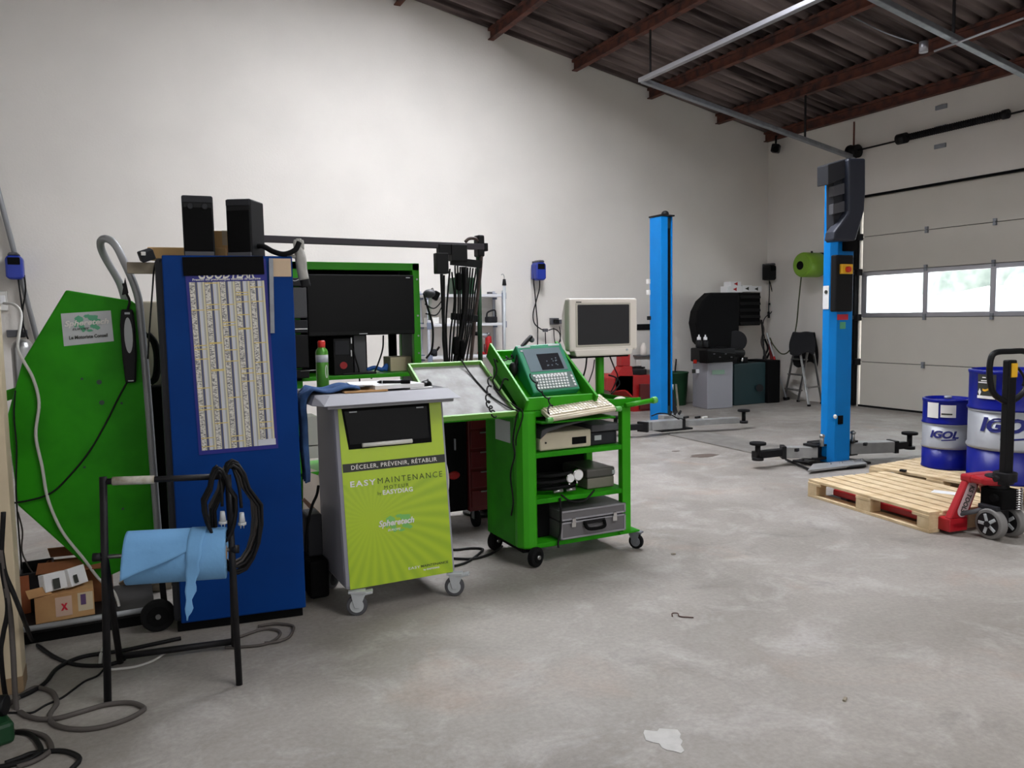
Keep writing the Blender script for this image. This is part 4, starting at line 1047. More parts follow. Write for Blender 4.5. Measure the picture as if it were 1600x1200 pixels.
text('DÉCELER, PRÉVENIR, RÉTABLIR', .47, .031, pl_(.30,.745,.0065), 'slogan', 'white', fpn, .012, sp=1.12)
text('EASY', .135, .030, pl_(.122,.660,.0045), 'lettering', 'white', fpn, .025, sp=1.25)
text('MAINTENANCE', .36, .030, pl_(.380,.662,.0045), 'lettering', 'inkgreen', fpn, .0, sp=1.3)
text('MOTEUR', .135, .018, pl_(.30,.625,.0045), 'lettering', 'inkgreen', fpn, .0, sp=1.3)
text('by', .020, .022, pl_(.205,.596,.0045), 'lettering', 'inkgreen', fpn, .0)
text('EASYDIAG', .165, .024, pl_(.305,.600,.0045), 'lettering', 'white', fpn, .03, sp=1.1)
globe(fpn, lambda u, v: fp_(.30+u, .435+v, .0042), .085, .05, mat('globe_faint', (120, 190, 96), .4), False)
text('Spheretech', .195, .042, pl_(.285,.438,.0075), 'lettering', 'white', fpn, .03, .25)
text('EUROPE', .07, .011, pl_(.27,.405,.0075), 'lettering', 'white', fpn, .02, .25)
text('EASY', .065, .013, pl_(.365,.192,.0045), 'lettering', 'white', fpn, .02, sp=1.2)
text('MAINTENANCE', .155, .013, pl_(.48,.193,.0045), 'lettering', 'inkgreen', fpn, .02)
text('by EASYDIAG', .09, .011, pl_(.46,.172,.0045), 'lettering', 'white', fpn, .05)
# silver top with chamfered rim
tp = MB(); zt0, zt1 = 1.075, 1.125
a = [(-.115,-.0,zt0),(WF+.055,-.0,zt0),(WF+.055,.56,zt0),(-.115,.56,zt0)]; a[0] = (-.085,-.015,zt0); 
b = [(-.075,.055,zt1),(WF+.03,.055,zt1),(WF+.03,.54,zt1),(-.075,.54,zt1)]
bot = [(-.085,-.02,zt0),(WF+.05,-.02,zt0),(WF+.05,.56,zt0),(-.13,.56,zt0),(-.13,.06,zt0)]
top = [(-.035,.06,zt1),(WF+.005,.06,zt1),(WF+.005,.54,zt1),(-.10,.54,zt1),(-.10,.10,zt1)]
tp.add(bot+top, [(4,3,2,1,0),(5,6,7,8,9)]+[(i,(i+1)%5,5+(i+1)%5,5+i) for i in range(5)])
tp.box((-.06,.02,1.055),(WF+.02,.5,zt0))
tp.build('top_plate', 'silver', ez, .006)
MB().add([(-.02,.12,zt1+.001),(WF-.0,.12,zt1+.001),(WF,.53,zt1+.001),(-.09,.53,zt1+.001)],[(0,1,2,3)]).build('mouse_mat', 'dgrey', ez)
# castors
def castor(root, x, y, r, rz, m='labelgrey', brake=True, wm='dgrey', zt=.13):
    c = Vector((x,y,r)); T = Matrix.Translation((x,y,0)) @ Matrix.Rotation(rz,4,'Z')
    o = MB().cyl((0,-.014,r),(0,.014,r),r,n=26,T=T).build('castor_wheel', wm, root, .005)
    MB().cyl((0,-.0165,r),(0,.0165,r),r*.66,n=22,T=T).build('wheel_disc', m, root)
    MB().cyl((0,-.02,r),(0,.02,r),r*.2,n=12,T=T).build('wheel_pin', 'steel', root)
    q = MB()
    for s in (-1,1): q.prism([(T @ Vector(p)) for p in ((-.012,s*.018,r-.01),(.014,s*.018,r-.01),(.045,s*.018,zt-.02),(.03,s*.018,zt-.005),(-.03,s*.018,zt-.005))],(T.to_3x3() @ Vector((0,s*.004,0))))
    q.box((-.04,-.024,zt-.012),(.045,.024,zt),T); q.build('castor_fork', m, root, .003)
    if brake: MB().cbox((0,0,0),(.07,.04,.012)).v and MB().box((.03,-.022,zt-.035),(.105,.022,zt-.02),T @ Matrix.Rotation(R(-12),4,'Y')).build('brake_pedal', m, root, .004)
li = ET.inverted()
for (x_, y_, rz) in ((561,964,R(-20)),(714,933,R(-30))):
    p = li @ pz(x_, y_); castor(ez, p.x, p.y+.03, .053, rz)
for x_ in (.04, WF-.05): castor(ez, x_, .46, .053, R(40), 'charcoal', False)
# black collecting bin at the rear left of the trolley
MB().prism([(-.125,.26,.02),(-.02,.26,.02),(-.02,.56,.02),(-.125,.56,.02)],(0,0,.21)).build('rear_bin', 'blackm', ez, .02)
MB().box((-.11,.34,.23),(-.03,.5,.46)).build('rear_module', 'charcoal', ez, .01)
MB().tube(cr([(-.12,.36,.24),(-.11,.35,.38),(-.085,.34,.50),(-.05,.36,.56),(-.03,.4,.6)],5),.008).build('rear_hose', 'cable', ez)
# white cables at the right side of the trolley
for k, (dx, dz) in enumerate(((0,0),(-.018,.02))):
    pts = [ET @ Vector(p) for p in ((WF+.002,.25,.75+dz),(WF+.045+dx,.24,.70),(WF+.062+dx,.23,.60),(WF+.05+dx,.23,.50),(WF+.015,.25,.42))]
    lead('side_cable', 'white cable bulging %s at the right side of the lime trolley' % ('outermost' if k == 0 else 'innermost'), pts, .0055, 'cablew')

# ---- things lying on the trolley top
def et(x, y, z=1.127): return ET @ Vector((x, y, z))
def sheet(name, label, corners, z, m='paper', th=.0015):
    q = MB(); q.prism([et(x,y,z) for x, y in corners],(0,0,th)); return one(q, name, m, label, 'paper')
cbd = sheet('clipboard', 'brown clipboard under the papers on the lime trolley', [(.045,.075),(.27,.065),(.29,.30),(.07,.31)], 1.127, 'card', .008); cbd['category'] = 'clipboard'
sheet('paper_sheet', 'white sheet folded over the cloth, leftmost on the trolley top', [(.10,.14),(.20,.09),(.24,.32),(.13,.36)], 1.158, 'paper', .004)
sheet('paper_sheet', 'large white sheet under the black pen on the trolley top', [(.21,.09),(.48,.09),(.46,.40),(.22,.42)], 1.136, 'paper', .020)
sheet('paper_sheet', 'curled white sheet beside the black mouse', [(.40,.085),(.53,.10),(.51,.30),(.40,.30)], 1.127, 'paper', .008)
pn = thing('marker_pen', 'black marker pen lying on the white papers', 'pen', et(.33,.14,1.156), EA+R(-28))
MB().cyl((-.075,0,.011),(.05,0,.011),.0085,n=14).cyl((-.09,0,.011),(-.075,0,.011),.003,.0085,n=14).build('barrel', 'black', pn)
MB().cyl((.035,0,.011),(.085,0,.011),.011,n=14).build('cap', 'blackm', pn, .002)
MB().cyl((-.065,0,.011),(-.06,0,.011),.0088,n=14).build('ring', 'labelgrey', pn)
ms = thing('computer_mouse', 'black computer mouse on the lime trolley top', 'mouse', et(.515,.16,1.127), EA+R(50))
q = MB(); q.ell((0,0,.012),(.055,.031,.026),18); q.v = [Vector((p.x,p.y,max(p.z,0))) for p in q.v]; q.build('shell', 'gloss', ms)
MB().cyl((.03,-.003,.034),(.03,.003,.034),.008,n=10).build('scroll_wheel', 'dgrey', ms)
# denim rag draped over the left rim
def rag(u, v):
    s = v*.72
    if s < .24: x, z = .13-s, 1.142+.012*math.sin(u*9)+.01*math.sin(s*30)
    elif s < .30: x, z = -.11-.03*math.sin((s-.24)/.06*PI/2), 1.142-(s-.24)*.6+.008*math.sin(u*9)
    else: x, z = -.142-.006*math.sin(u*12), 1.10-(s-.30)*1.0
    wv = .22 if s < .24 else .22-.10*min(1,(s-.24)/.1)
    y = .20+(u-.5)*wv + .02*math.sin(s*7)
    return et(x + .012*math.sin(u*14+s*6)*(1 if s > .26 else .2), y + .008*math.sin(s*26), z)
o = MB().grid(rag, 18, 40); one(o, 'denim_rag', 'denim', 'blue denim rag draped over the left rim of the lime trolley', 'rag', solid=.006)
sc2 = thing('spray_can', 'green spray can with a red cap on the lime trolley', 'spray can', et(.02,.42,1.127))
MB().lathe([(.031,0),(.033,.004),(.033,.20),(.029,.212),(.02,.222),(.02,.226),(0,.226)],n=24).build('can', mat('can_green', (84,150,52), .3, .2), sc2)
MB().lathe([(.0335,.145),(.0335,.185)],n=24).build('label_band', 'labelgrey', sc2)
q = MB(); 
def swl(u, v): a = -PI/2+.45+.22*math.cos(2*PI*u); return (.0338*math.cos(a+.12*v), .0338*math.sin(a+.12*v), .095+.035*math.sin(2*PI*u))
q.grid(swl, 18, 1); q.build('logo_ring', 'white', sc2)
MB().lathe([(.02,.222),(.021,.255),(.015,.262),(0,.262)],n=18).build('cap', 'redbtn', sc2)

# ================================================================ GREEN DIAGNOSTIC TROLLEY
GX0, GX1, GY0, GY1 = 2.09, 2.875, 4.08, 4.58
dg_ = thing('diagnostic_trolley', 'bright green diagnostic trolley with three shelves on castors', 'trolley', ((GX0+GX1)/2, (GY0+GY1)/2, 0))
def gp_(mb, name, m='green', bv=.006, par=dg_): return mb.build(name, m, par, bv, True)
gp_(MB().prism([(GX0,GY0+.06,.11),(GX0+.02,GY0+.015,.11),(GX0+.05,GY0,.11),(GX0+.10,GY0,.11),(GX0+.115,GY0+.02,.11),(GX0+.115,GY0+.10,.11),(GX0,GY0+.10,.11)],(0,0,.83)), 'front_column', bv=.012)
gp_(MB().box((GX0+.004,GY0+.10,.11),(GX0+.03,GY1,.94)), 'side_panel', 'greend')
gp_(MB().box((GX1-.065,GY0,.12),(GX1,GY0+.05,.93)), 'front_column')
gp_(MB().box((GX1-.05,GY1-.05,.12),(GX1,GY1,.93)), 'rear_column')
gp_(MB().box((GX0+.03,GY1-.015,.13),(GX1-.03,GY1,.93)), 'back_panel', 'blackm', 0)
for z in (.135, .405, .685):
    gp_(MB().box((GX0+.03,GY0+.012,z-.012),(GX1-.02,GY1-.015,z)).box((GX0+.10,GY0+.008,z-.03),(GX1-.06,GY0+.02,z)), 'shelf', 'greend', .003)
gp_(MB().box((GX0,GY0+.02,.90),(GX1,GY1,.94)), 'top_deck', 'greend')
MB().box((GX0-.002,4.22,.74),(GX0+.003,4.42,.87)).build('rating_plate', 'labelgrey', dg_, 0, True)
# castors
for x_, y_, rz in ((GX0+.09,GY0+.0,R(25)),(GX0+.03,GY1-.06,R(25))):
    l = Vector(((GX0+GX1)/2,(GY0+GY1)/2,0)); p = Vector((x_,y_,0))-l
    T = Matrix.Translation(p) @ Matrix.Rotation(rz,4,'Z')
    MB().cyl((0,-.02,.06),(0,.02,.06),.06,n=28,T=T).build('trolley_wheel', 'rubber', dg_, .008)
    MB().cyl((0,-.024,.06),(0,.024,.06),.035,n=22,T=T).build('wheel_disc', 'blackm', dg_)
    MB().cyl((0,-.032,.06),(0,.05,.06),.012,n=12,T=T).build('wheel_axle', 'steel', dg_)
for x_, y_ in ((997,858),):
    p = pz(x_, y_)-Vector(((GX0+GX1)/2,(GY0+GY1)/2,0)); castor(dg_, p.x, p.y+.02, .048, R(120), 'galv', False, 'rubber', .115)
castor(dg_, GX1-.05-(GX0+GX1)/2, GY1-.06-(GY0+GY1)/2, .048, R(60), 'galv', False, 'rubber', .115)
gp_(MB().box((GX1-.09,GY0-.01,.112),(GX1+.06,GY0+.10,.125)), 'castor_plate', 'greend', .003)
gp_(MB().box((GX0+.02,GY0+.03,.085),(GX0+.10,GY1,.11)), 'chassis_rail', 'blackm', .003)
# sloping console (side walls rise to the rear)
th = R(33); ct, st_ = math.cos(th), math.sin(th)
CO = Vector((2.125, 4.10, .945)); CL = .60; CW = .50
SL = Matrix.Translation(CO) @ Matrix.Rotation(th,4,'X')
gp_(MB().box((0,0,-.004),(CW,.02,.075),Matrix.Translation(CO)), 'console_front', 'green', .006)
for x_, m_ in ((0,'green'),(CW-.018,'green')):
    gp_(MB().box((x_,.0,-.03),(x_+.018,CL,.075),SL), 'console_side', m_, .004)
gp_(MB().box((0,CL-.018,-.03),(CW,CL,.02),SL), 'console_back', 'green', .004)
gp_(MB().box((.018,.0,-.03),(CW-.018,CL-.018,-.018),SL), 'console_floor', 'greend', 0)
gp_(MB().box((CO.x+.02,GY1-.12,.93),(CO.x+CW-.02,GY1-.02,1.20)), 'console_support', 'greend', .003)
# right tray and push handle
gp_(MB().box((2.64,4.10,.925),(2.96,4.58,.94)).box((2.64,4.095,.925),(2.965,4.11,.975)).box((2.955,4.10,.925),(2.968,4.58,.965)), 'side_tray', 'greend', .003)
MB().tube([Vector((2.82,4.06,.935)), Vector((3.035,4.06,.955))],.016,12).build('push_handle', 'green', dg_, 0, True)
MB().cyl((3.025,4.06,.954),(3.06,4.06,.957),.022,n=16).build('handle_knob', 'greenl', dg_, .006, True)
# keyboard shelf lip
gp_(MB().box((2.20,4.02,.868),(2.72,4.20,.88)), 'keyboard_shelf', 'greend', .003)

# ---- terminal (green industrial computer) standing in the console
bl3, br3, tl3, tr3 = py(834,614,4.20), py(907,607,4.20), py(815,541,4.42), py(886,533,4.42)
X_ = (br3-bl3); wT = X_.length; X_.normalize(); U_ = (tl3-bl3); hT = ((tl3-bl3).length+(tr3-br3).length)/2; U_.normalize(); U_ = (U_-X_*U_.dot(X_)).normalized(); N_ = X_.cross(U_).normalized()
TM = thing('diagnostic_terminal', 'teal green diagnostic terminal with built-in screen and keyboard', 'computer', bl3+X_*wT/2)
def tm(u, v, off): return bl3 + X_*u + U_*v + N_*off
def tbox(name, u0, v0, u1, v1, o0, o1, m, bv=.0, par=TM):
    q = MB(); q.prism([tm(u0,v0,o0), tm(u1,v0,o0), tm(u1,v1,o0), tm(u0,v1,o0)][::-1], N_*(o1-o0)); return q.build(name, m, par, bv, True)
tbox('case', 0, 0, wT, hT, -.11, 0, 'teal', .008)
tbox('screen_bezel', .035, hT*.42, wT-.03, hT-.035, .0, .002, 'tealscr')
tbox('display', wT*.36, hT*.44, wT-.055, hT*.78, .002, .003, 'screen')
q = MB(); rnd = random.Random(4)
for k in range(14):
    cu, cv = wT*(.45+.3*rnd.random()), hT*(.50+.2*rnd.random()); q.prism([tm(cu,cv,.0032),tm(cu+.006*rnd.random()+.003,cv,.0032),tm(cu+.008,cv+.006,.0032),tm(cu,cv+.008,.0032)][::-1], N_*.0005)
q.build('screen_trace', 'tealscr', TM, 0, True)
tbox('maker_strip', .012, hT-.022, .10, hT-.012, .0, .0015, 'labelgrey'); tbox('maker_strip', wT-.10, hT-.02, wT-.02, hT-.010, .0, .0015, 'labelgrey')
tbox('power_key', .02, hT-.052, .036, hT-.040, .0, .002, 'labelgrey')
kb = tbox('keypad_plate', .03, .015, wT-.012, hT*.37, .0, .002, mat('keypad_grey', (96,112,108), .5))
for i in range(10):
    u = .038+i*(wT-.085)/10; tbox('function_key', u, hT*.315, u+.018, hT*.35, .002, .006, 'paper', .001, kb)
for j in range(5):
    for i in range(11):
        u = .038+i*(wT-.10)/11+.003*j; v = .022+j*hT*.055
        tbox('key', u, v, u+.014, v+hT*.036, .002, .006, 'paper', .001, kb)
for j in range(4): tbox('cursor_key', wT-.034, .025+j*.022, wT-.020, .040+j*.022, .002, .006, 'paper', .001, kb)
# coiled lead of the terminal
def coil(name, label, pts, r, turns, rw, m='cable'):
    P = cr(pts, 12); L = []; n = len(P)
    tot = turns*10
    for i in range(tot+1):
        f = i/tot*(n-1); k = min(int(f), n-2); p = P[k].lerp(P[k+1], f-k); a = 2*PI*i/10
        L.append(p+Vector((r*math.cos(a), r*.8*math.sin(a), r*math.sin(a))))
    return one(MB().tube(L, rw, 5), name, m, label, 'cable')
coil('coiled_lead', 'coiled black lead from the terminal down to the keyboard', [py(826,585,4.15), py(838,598,4.12), py(845,612,4.07), py(857,622,4.05), py(861,634,4.02), py(855,646,3.98)], .011, 5, .0048)
coil('coiled_lead', 'coiled black lead hanging over the silver tilted tray', [py(766,590,4.28), py(764,610,4.22), py(762,628,4.16), py(768,640,4.12), py(772,650,4.09)], .013, 6, .005)
coil('coiled_lead', 'coiled black lead strung behind the terminal to the console rim', [py(775,566,4.45), py(790,560,4.45), py(806,558,4.46), py(815,568,4.44)], .011, 6, .0048)
tg = thing('test_probe', 'black test probe clamp standing left of the terminal', 'probe', py(795,590,4.40))
MB().tube(cr([py(800,595,4.40), py(806,570,4.40), py(812,548,4.42), py(822,534,4.45), py(830,526,4.47)],5),[.014]*21,8).build('probe_arm', 'black', tg, 0, True)
MB().ell(py(802,577,4.40),(.03,.03,.045)).build('probe_head', 'black', tg, 0, True)
MB().ell(py(831,531,4.47),(.018,.018,.018)).build('probe_clip', 'dgrey', tg, 0, True)
lead('probe_lead', 'black probe lead tangled along the green console side', [py(*p, 4.30) for p in ((772,560),(776,580),(770,596),(780,610),(788,592),(800,600),(806,618),(800,632))], .005, 'cable', 6)

# ---- loose keyboard
k0, k1, k2, k3 = py(859,652,4.00), py(962,635,4.00), py(940,621,4.17), py(836,631,4.17)
kx = (k1-k0).normalized(); kw = (k1-k0).length; ky = (k3-k0); kl = ky.length; ky = (ky-kx*ky.dot(kx)).normalized(); kn = kx.cross(ky)
KB = thing('keyboard', 'old beige keyboard on the front of the green trolley', 'keyboard', k0+kx*kw/2)
def kbx(name, u0, v0, u1, v1, o0, o1, m, bv=0, par=KB):
    q = MB(); P = lambda u, v, o: k0+kx*u+ky*v+kn*o
    q.prism([P(u0,v0,o0),P(u1,v0,o0),P(u1,v1,o0),P(u0,v1,o0)][::-1], kn*(o1-o0)); return q.build(name, m, par, bv, True)
kbx('keyboard_case', 0, 0, kw, kl, -.028, 0, 'beige', .005)
rows = 6
for j in range(rows):
    n = 21; v0 = .018+j*(kl-.03)/rows; hh = (kl-.03)/rows*.78
    for i in range(n):
        if i in (15, 19) and j > 0 and False: continue
        uu = .012+i*(kw-.024)/n
        if j == 0 and 3 < i < 9: continue
        kbx('key', uu, v0, uu+(kw-.024)/n*.8, v0+hh, 0, .007, 'beige' if (i+j) % 5 else 'crt', .0)
    if j == 0: kbx('space_bar', .012+4*(kw-.024)/n, v0, .012+8.8*(kw-.024)/n, v0+hh, 0, .007, 'beige')
MB().tube([k0+Vector((-.0,-.012,-.015)), k1+Vector((0,-.012,-.015))],.011,10).build('front_bar', 'beige', dg_, 0, True)
for p in (k0, k1): MB().cyl(p+Vector((-.028 if p is k0 else -.012,-.012,-.015)), p+Vector((.012 if p is k0 else .03,-.012,-.015)), .016, n=14).build('bar_end', 'greenl', dg_, .004, True)

# ---- CRT on a green pole
CY = 4.46
mo = thing('crt_monitor', 'beige tube monitor on a green pole above the green trolley', 'monitor', (2.90, CY+.1, .94))
cxm, cxM = py(890,510,CY).x, py(996,510,CY).x; cz0, cz1 = py(940,556,CY).z, py(940,466,CY).z
MB().box((cxm,CY,cz0+.035),(cxM,CY+.07,cz1)).build('front_frame', 'crt', mo, .014, True)
q = MB(); q.prism([(cxm+.05,CY-.002,cz0),(cxM-.05,CY-.002,cz0),(cxM-.03,CY-.002,cz0+.05),(cxm+.03,CY-.002,cz0+.05)],(0,.08,0)); q.build('chin', 'crt', mo, .01, True)
q = MB(); a = [(cxm+.005,CY+.07,cz0+.05),(cxM-.005,CY+.07,cz0+.05),(cxM-.005,CY+.07,cz1-.005),(cxm+.005,CY+.07,cz1-.005)]
b = [(cxm+.15,CY+.36,cz0+.10),(cxM-.12,CY+.36,cz0+.10),(cxM-.12,CY+.36,cz1-.10),(cxm+.15,CY+.36,cz1-.10)]
q.add(a+b, [(0,1,2,3),(7,6,5,4),(0,4,5,1),(1,5,6,2),(2,6,7,3),(3,7,4,0)]); q.build('tube_housing', 'crt', mo, .015, True)
s0, s1 = py(902,540,CY), py(983,475,CY)
MB().box((s0.x-.012,CY-.004,s0.z-.012),(s1.x+.012,CY+.01,s1.z+.012)).build('screen_frame', mat('bezel_light', (196,190,178), .5), mo, .006, True)
MB().box((s0.x,CY-.008,s0.z),(s1.x,CY+.01,s1.z)).build('screen', mat('crt_glass', (58,58,60), .16), mo, .01, True)
MB().box((cxm+.05,CY-.003,cz1-.028),(cxm+.09,CY,cz1-.022)).build('badge', 'ink', mo, 0, True)
MB().cyl((cxM-.09,CY-.006,cz0+.035),(cxM-.09,CY-.001,cz0+.035),.008).build('power_button', 'labelgrey', mo, 0, True)
MB().box((cxm-.02,CY+.02,cz0-.012),(cxM-.06,CY+.34,cz0+.0)).build('platform', 'blackm', mo, .003, True)
ppx = py(937,580,CY+.12)
MB().cyl((ppx.x,CY+.12,.94),(ppx.x,CY+.12,cz0-.012),.030,n=24).cyl((ppx.x,CY+.12,.94),(ppx.x,CY+.12,.955),.06,n=24).build('pole', 'green', mo, .002, True)
lead('monitor_lead', 'black monitor lead left of the green pole', [py(*p, CY+.14) for p in ((917,556),(915,575),(910,592),(904,605))], .006, 'cable')
lead('monitor_lead', 'black monitor lead right of the green pole', [py(*p, CY+.14) for p in ((953,557),(960,575),(965,588),(960,602),(955,612))], .005, 'cable')
lead('monitor_lead', 'thin monitor lead touching the green pole on its left', [py(*p, CY+.10) for p in ((929,562),(926,580),(918,602))], .004, 'cable')
# papers and puck on the right tray
q = MB(); q.prism([(2.66,4.16,.942),(2.84,4.12,.942),(2.88,4.34,.942),(2.70,4.38,.942)],(0,0,.004)); one(q, 'paper_stack', 'labelgrey', 'grey papers on the right tray of the green trolley', 'paper')
q = MB(); q.ell((2.875,4.20,.948),(.05,.032,.03),18); q.v = [Vector((p.x,p.y,max(p.z,.941))) for p in q.v]; one(q, 'computer_mouse', 'crt', 'cream computer mouse on the right tray of the green trolley', 'mouse')
# ---- on the shelves
SX0 = GX0+.13
t = thing('printer', 'beige device with a black slot on the upper shelf', 'printer', (2.44,4.34,.686))
MB().box((2.235,4.11,.69),(2.60,4.50,.80)).build('case', 'beige', t, .012, True)
MB().box((2.46,4.106,.715),(2.56,4.112,.758)).build('slot', 'blackm', t, 0, True)
MB().cyl((2.275,4.105,.74),(2.275,4.112,.74),.006).build('button', 'ink', t, 0, True)
t = thing('laptop_dock', 'grey tilted tray lying on the beige device', 'dock', (2.42,4.3,.803))
q = MB(); q.prism([(2.23,4.09,.765),(2.24,4.09,.82),(2.27,4.09,.832),(2.50,4.09,.862),(2.66,4.09,.878),(2.66,4.09,.852),(2.63,4.09,.852),(2.62,4.09,.862),(2.40,4.09,.832),(2.28,4.09,.805)],(0,.36,0)); q.build('dock_shell', 'dgrey', t, .006, True)
t = thing('document_tray', 'flat grey device right of the beige printer on the shelf', 'device', (2.72,4.33,.686))
MB().box((2.615,4.14,.688),(2.81,4.5,.77)).build('lower_case', 'charcoal', t, .008, True); MB().box((2.61,4.12,.775),(2.815,4.5,.82)).build('upper_case', 'dgrey', t, .008, True)
MB().box((2.64,4.136,.72),(2.69,4.14,.75)).build('label', 'labelgrey', t, 0, True)
hz = [(2.30+.14*(1+.12*math.sin(k*.5))*math.cos(k*.349)+.10, 4.22+.08*math.sin(k*.349), .418+.0022*k) for k in range(55)]
t = thing('pressure_gauge_hose', 'black hose with pressure gauges on the middle shelf', 'gauge', (2.4,4.22,.406))
MB().tube(hz,.011,7).build('hose', 'rubber', t, 0, True)
for x_, z_, r_ in ((2.46,.50,.03),(2.515,.515,.038)):
    MB().cyl((x_,4.13,z_),(x_,4.165,z_),r_,n=22).build('gauge_body', 'chrome', t, .003, True); MB().cyl((x_,4.126,z_),(x_,4.131,z_),r_*.8,n=22).build('gauge_face', 'paper', t, 0, True); MB().cyl((x_,4.15,z_-r_-.03),(x_,4.15,z_-r_+.004),.008).build('gauge_stem', 'chrome', t, 0, True)
for x_ in (2.33,2.42): MB().cyl((x_,4.12,.43),(x_+.06,4.11,.436),.011,n=10).build('fitting', 'steel', t, 0, True)
lead('hanging_hose', 'thin black hose sagging in front of the middle shelf', [Vector(p) for p in ((2.36,4.08,.42),(2.42,4.07,.375),(2.52,4.07,.365),(2.60,4.08,.42))], .006, 'cable')
t = thing('clear_box', 'cloudy plastic box on the right of the middle shelf', 'box', (2.70,4.30,.406))
MB().box((2.60,4.16,.408),(2.80,4.46,.475)).build('tub', mat('cloudy_plastic', (120,116,104), .4), t, .006, True); MB().box((2.595,4.155,.475),(2.805,4.465,.535)).build('lid', mat('cloudy_lid', (82,80,76), .35), t, .012, True); MB().box((2.78,4.15,.49),(2.80,4.156,.515)).build('clip', 'labelgrey', t, 0, True)
# aluminium case
ac = thing('aluminium_case', 'grey aluminium flight case on the bottom shelf', 'case', (2.58,4.29,.136))
cx0, cx1, cyF, cyB = 2.355, 2.825, 4.075, 4.48
for z0, z1, n_ in ((.137,.245,'case_base'),(.252,.315,'case_lid')):
    MB().box((cx0,cyF,z0),(cx1,cyB,z1)).build(n_, 'case', ac, .004, True)
    for z in (z0, z1-.012): MB().box((cx0-.004,cyF-.004,z),(cx1+.004,cyF+.01,z+.012)).build('edge_trim', 'alu', ac, .003, True)
    for x_ in (cx0-.004, cx1-.01): MB().box((x_,cyF-.004,z0),(x_+.014,cyF+.01,z1)).build('corner_trim', 'alu', ac, .003, True)
for x_ in (cx0+.085, cx1-.085): MB().box((x_-.016,cyF-.014,.21),(x_+.016,cyF,.245)).box((x_-.012,cyF-.017,.24),(x_+.012,cyF,.268)).build('latch', 'chrome', ac, .003, True)
MB().tube(cr([(2.52,cyF-.01,.225),(2.53,cyF-.03,.195),(2.59,cyF-.034,.188),(2.65,cyF-.03,.195),(2.66,cyF-.01,.225)],5),.011).build('handle', 'blackm', ac, 0, True)
MB().box((2.51,cyF-.008,.215),(2.67,cyF-.003,.238)).build('handle_plate', 'iron', ac, .002, True)
one(MB().box((GX0+.14,4.2,.137),(2.345,4.46,.36)), 'black_binder', 'blackm', 'black binder standing left of the aluminium case', 'binder', .006)
lead('strap', 'black strap hanging beside the aluminium case', [Vector(p) for p in ((2.35,4.075,.40),(2.352,4.07,.30),(2.348,4.07,.20),(2.33,4.066,.135),(2.325,4.06,.10))], .007, 'cable')['category'] = 'strap'
lead('side_lead', 'black lead hanging down the left side of the green trolley', [Vector(p) for p in ((2.085,4.10,.95),(2.075,4.12,.86),(2.08,4.16,.76),(2.075,4.13,.68),(2.08,4.2,.55),(2.075,4.16,.40),(2.08,4.2,.30))], .005, 'cable')
z6 = lambda pts, z=.008: [pz(660+x/4.615, 640+y/4.615, z) for x, y in pts]
lead('floor_cable', 'black cable loop on the floor between the two green trolleys', z6([(180,1010),(250,1010),(350,1000),(425,1003),(428,1022),(340,1090),(255,1122),(190,1130)]), .008, 'cable', 8, 8)
lead('floor_cable', 'black cable running on the floor to the rear trolley wheel', z6([(190,1070),(255,1075),(370,1075),(480,1045),(540,1010),(575,985)]), .008, 'cable', 8, 8)

# ---- tilted tray with film
TW = .50; tf = py(690,652,4.10); tb0 = Vector((1.585,4.10,.935))
TT = Matrix.Translation(tb0) @ Matrix.Rotation(R(29),4,'X')
ty = thing('tilted_tray', 'tilted silver tray with pale green rim beside the diagnostic trolley', 'tray', tb0+Vector((.25,.25,0)))
TLn = .58
MB().box((0,0,-.03),(TW,TLn,-.02),TT).build('tray_back', 'greend', ty, 0, True)
MB().box((.015,.015,-.02),(TW-.012,TLn-.015,-.012),TT).build('film_sheet', 'trayf', ty, 0, True)
rim = mat('rim_pale_green', (112,170,70), .45)
for a, b in (((0,0,-.03),(TW,.016,.012)), ((0,TLn-.016,-.03),(TW,TLn,.012)), ((0,0,-.03),(.016,TLn,.012)), ((TW-.016,0,-.03),(TW,TLn,.012))): MB().box(a,b,TT).build('rim', rim, ty, .003, True)
MB().bar((2.0,4.35,.94),(2.0,4.35,1.05),.03).bar((2.0,4.35,.955),(2.10,4.35,.955),.03).build('bracket', 'greend', ty, 0, True)
lead('tray_lead', 'black lead lying diagonally across the silver tilted tray', [TT @ Vector(p) for p in ((.36,.58,.02),(.37,.50,.0),(.385,.36,-.006),(.41,.2,-.006),(.47,.06,.0),(.50,-.01,.02))], .005, 'cable')
lead('tray_lead', 'thin black lead along the right rim of the tilted tray', [TT @ Vector(p) for p in ((.47,.30,-.004),(.475,.18,-.004),(.50,.05,.016),(.53,-.01,.0))]+[Vector((2.07,4.09,.80)), Vector((2.08,4.12,.74))], .004, 'cable')

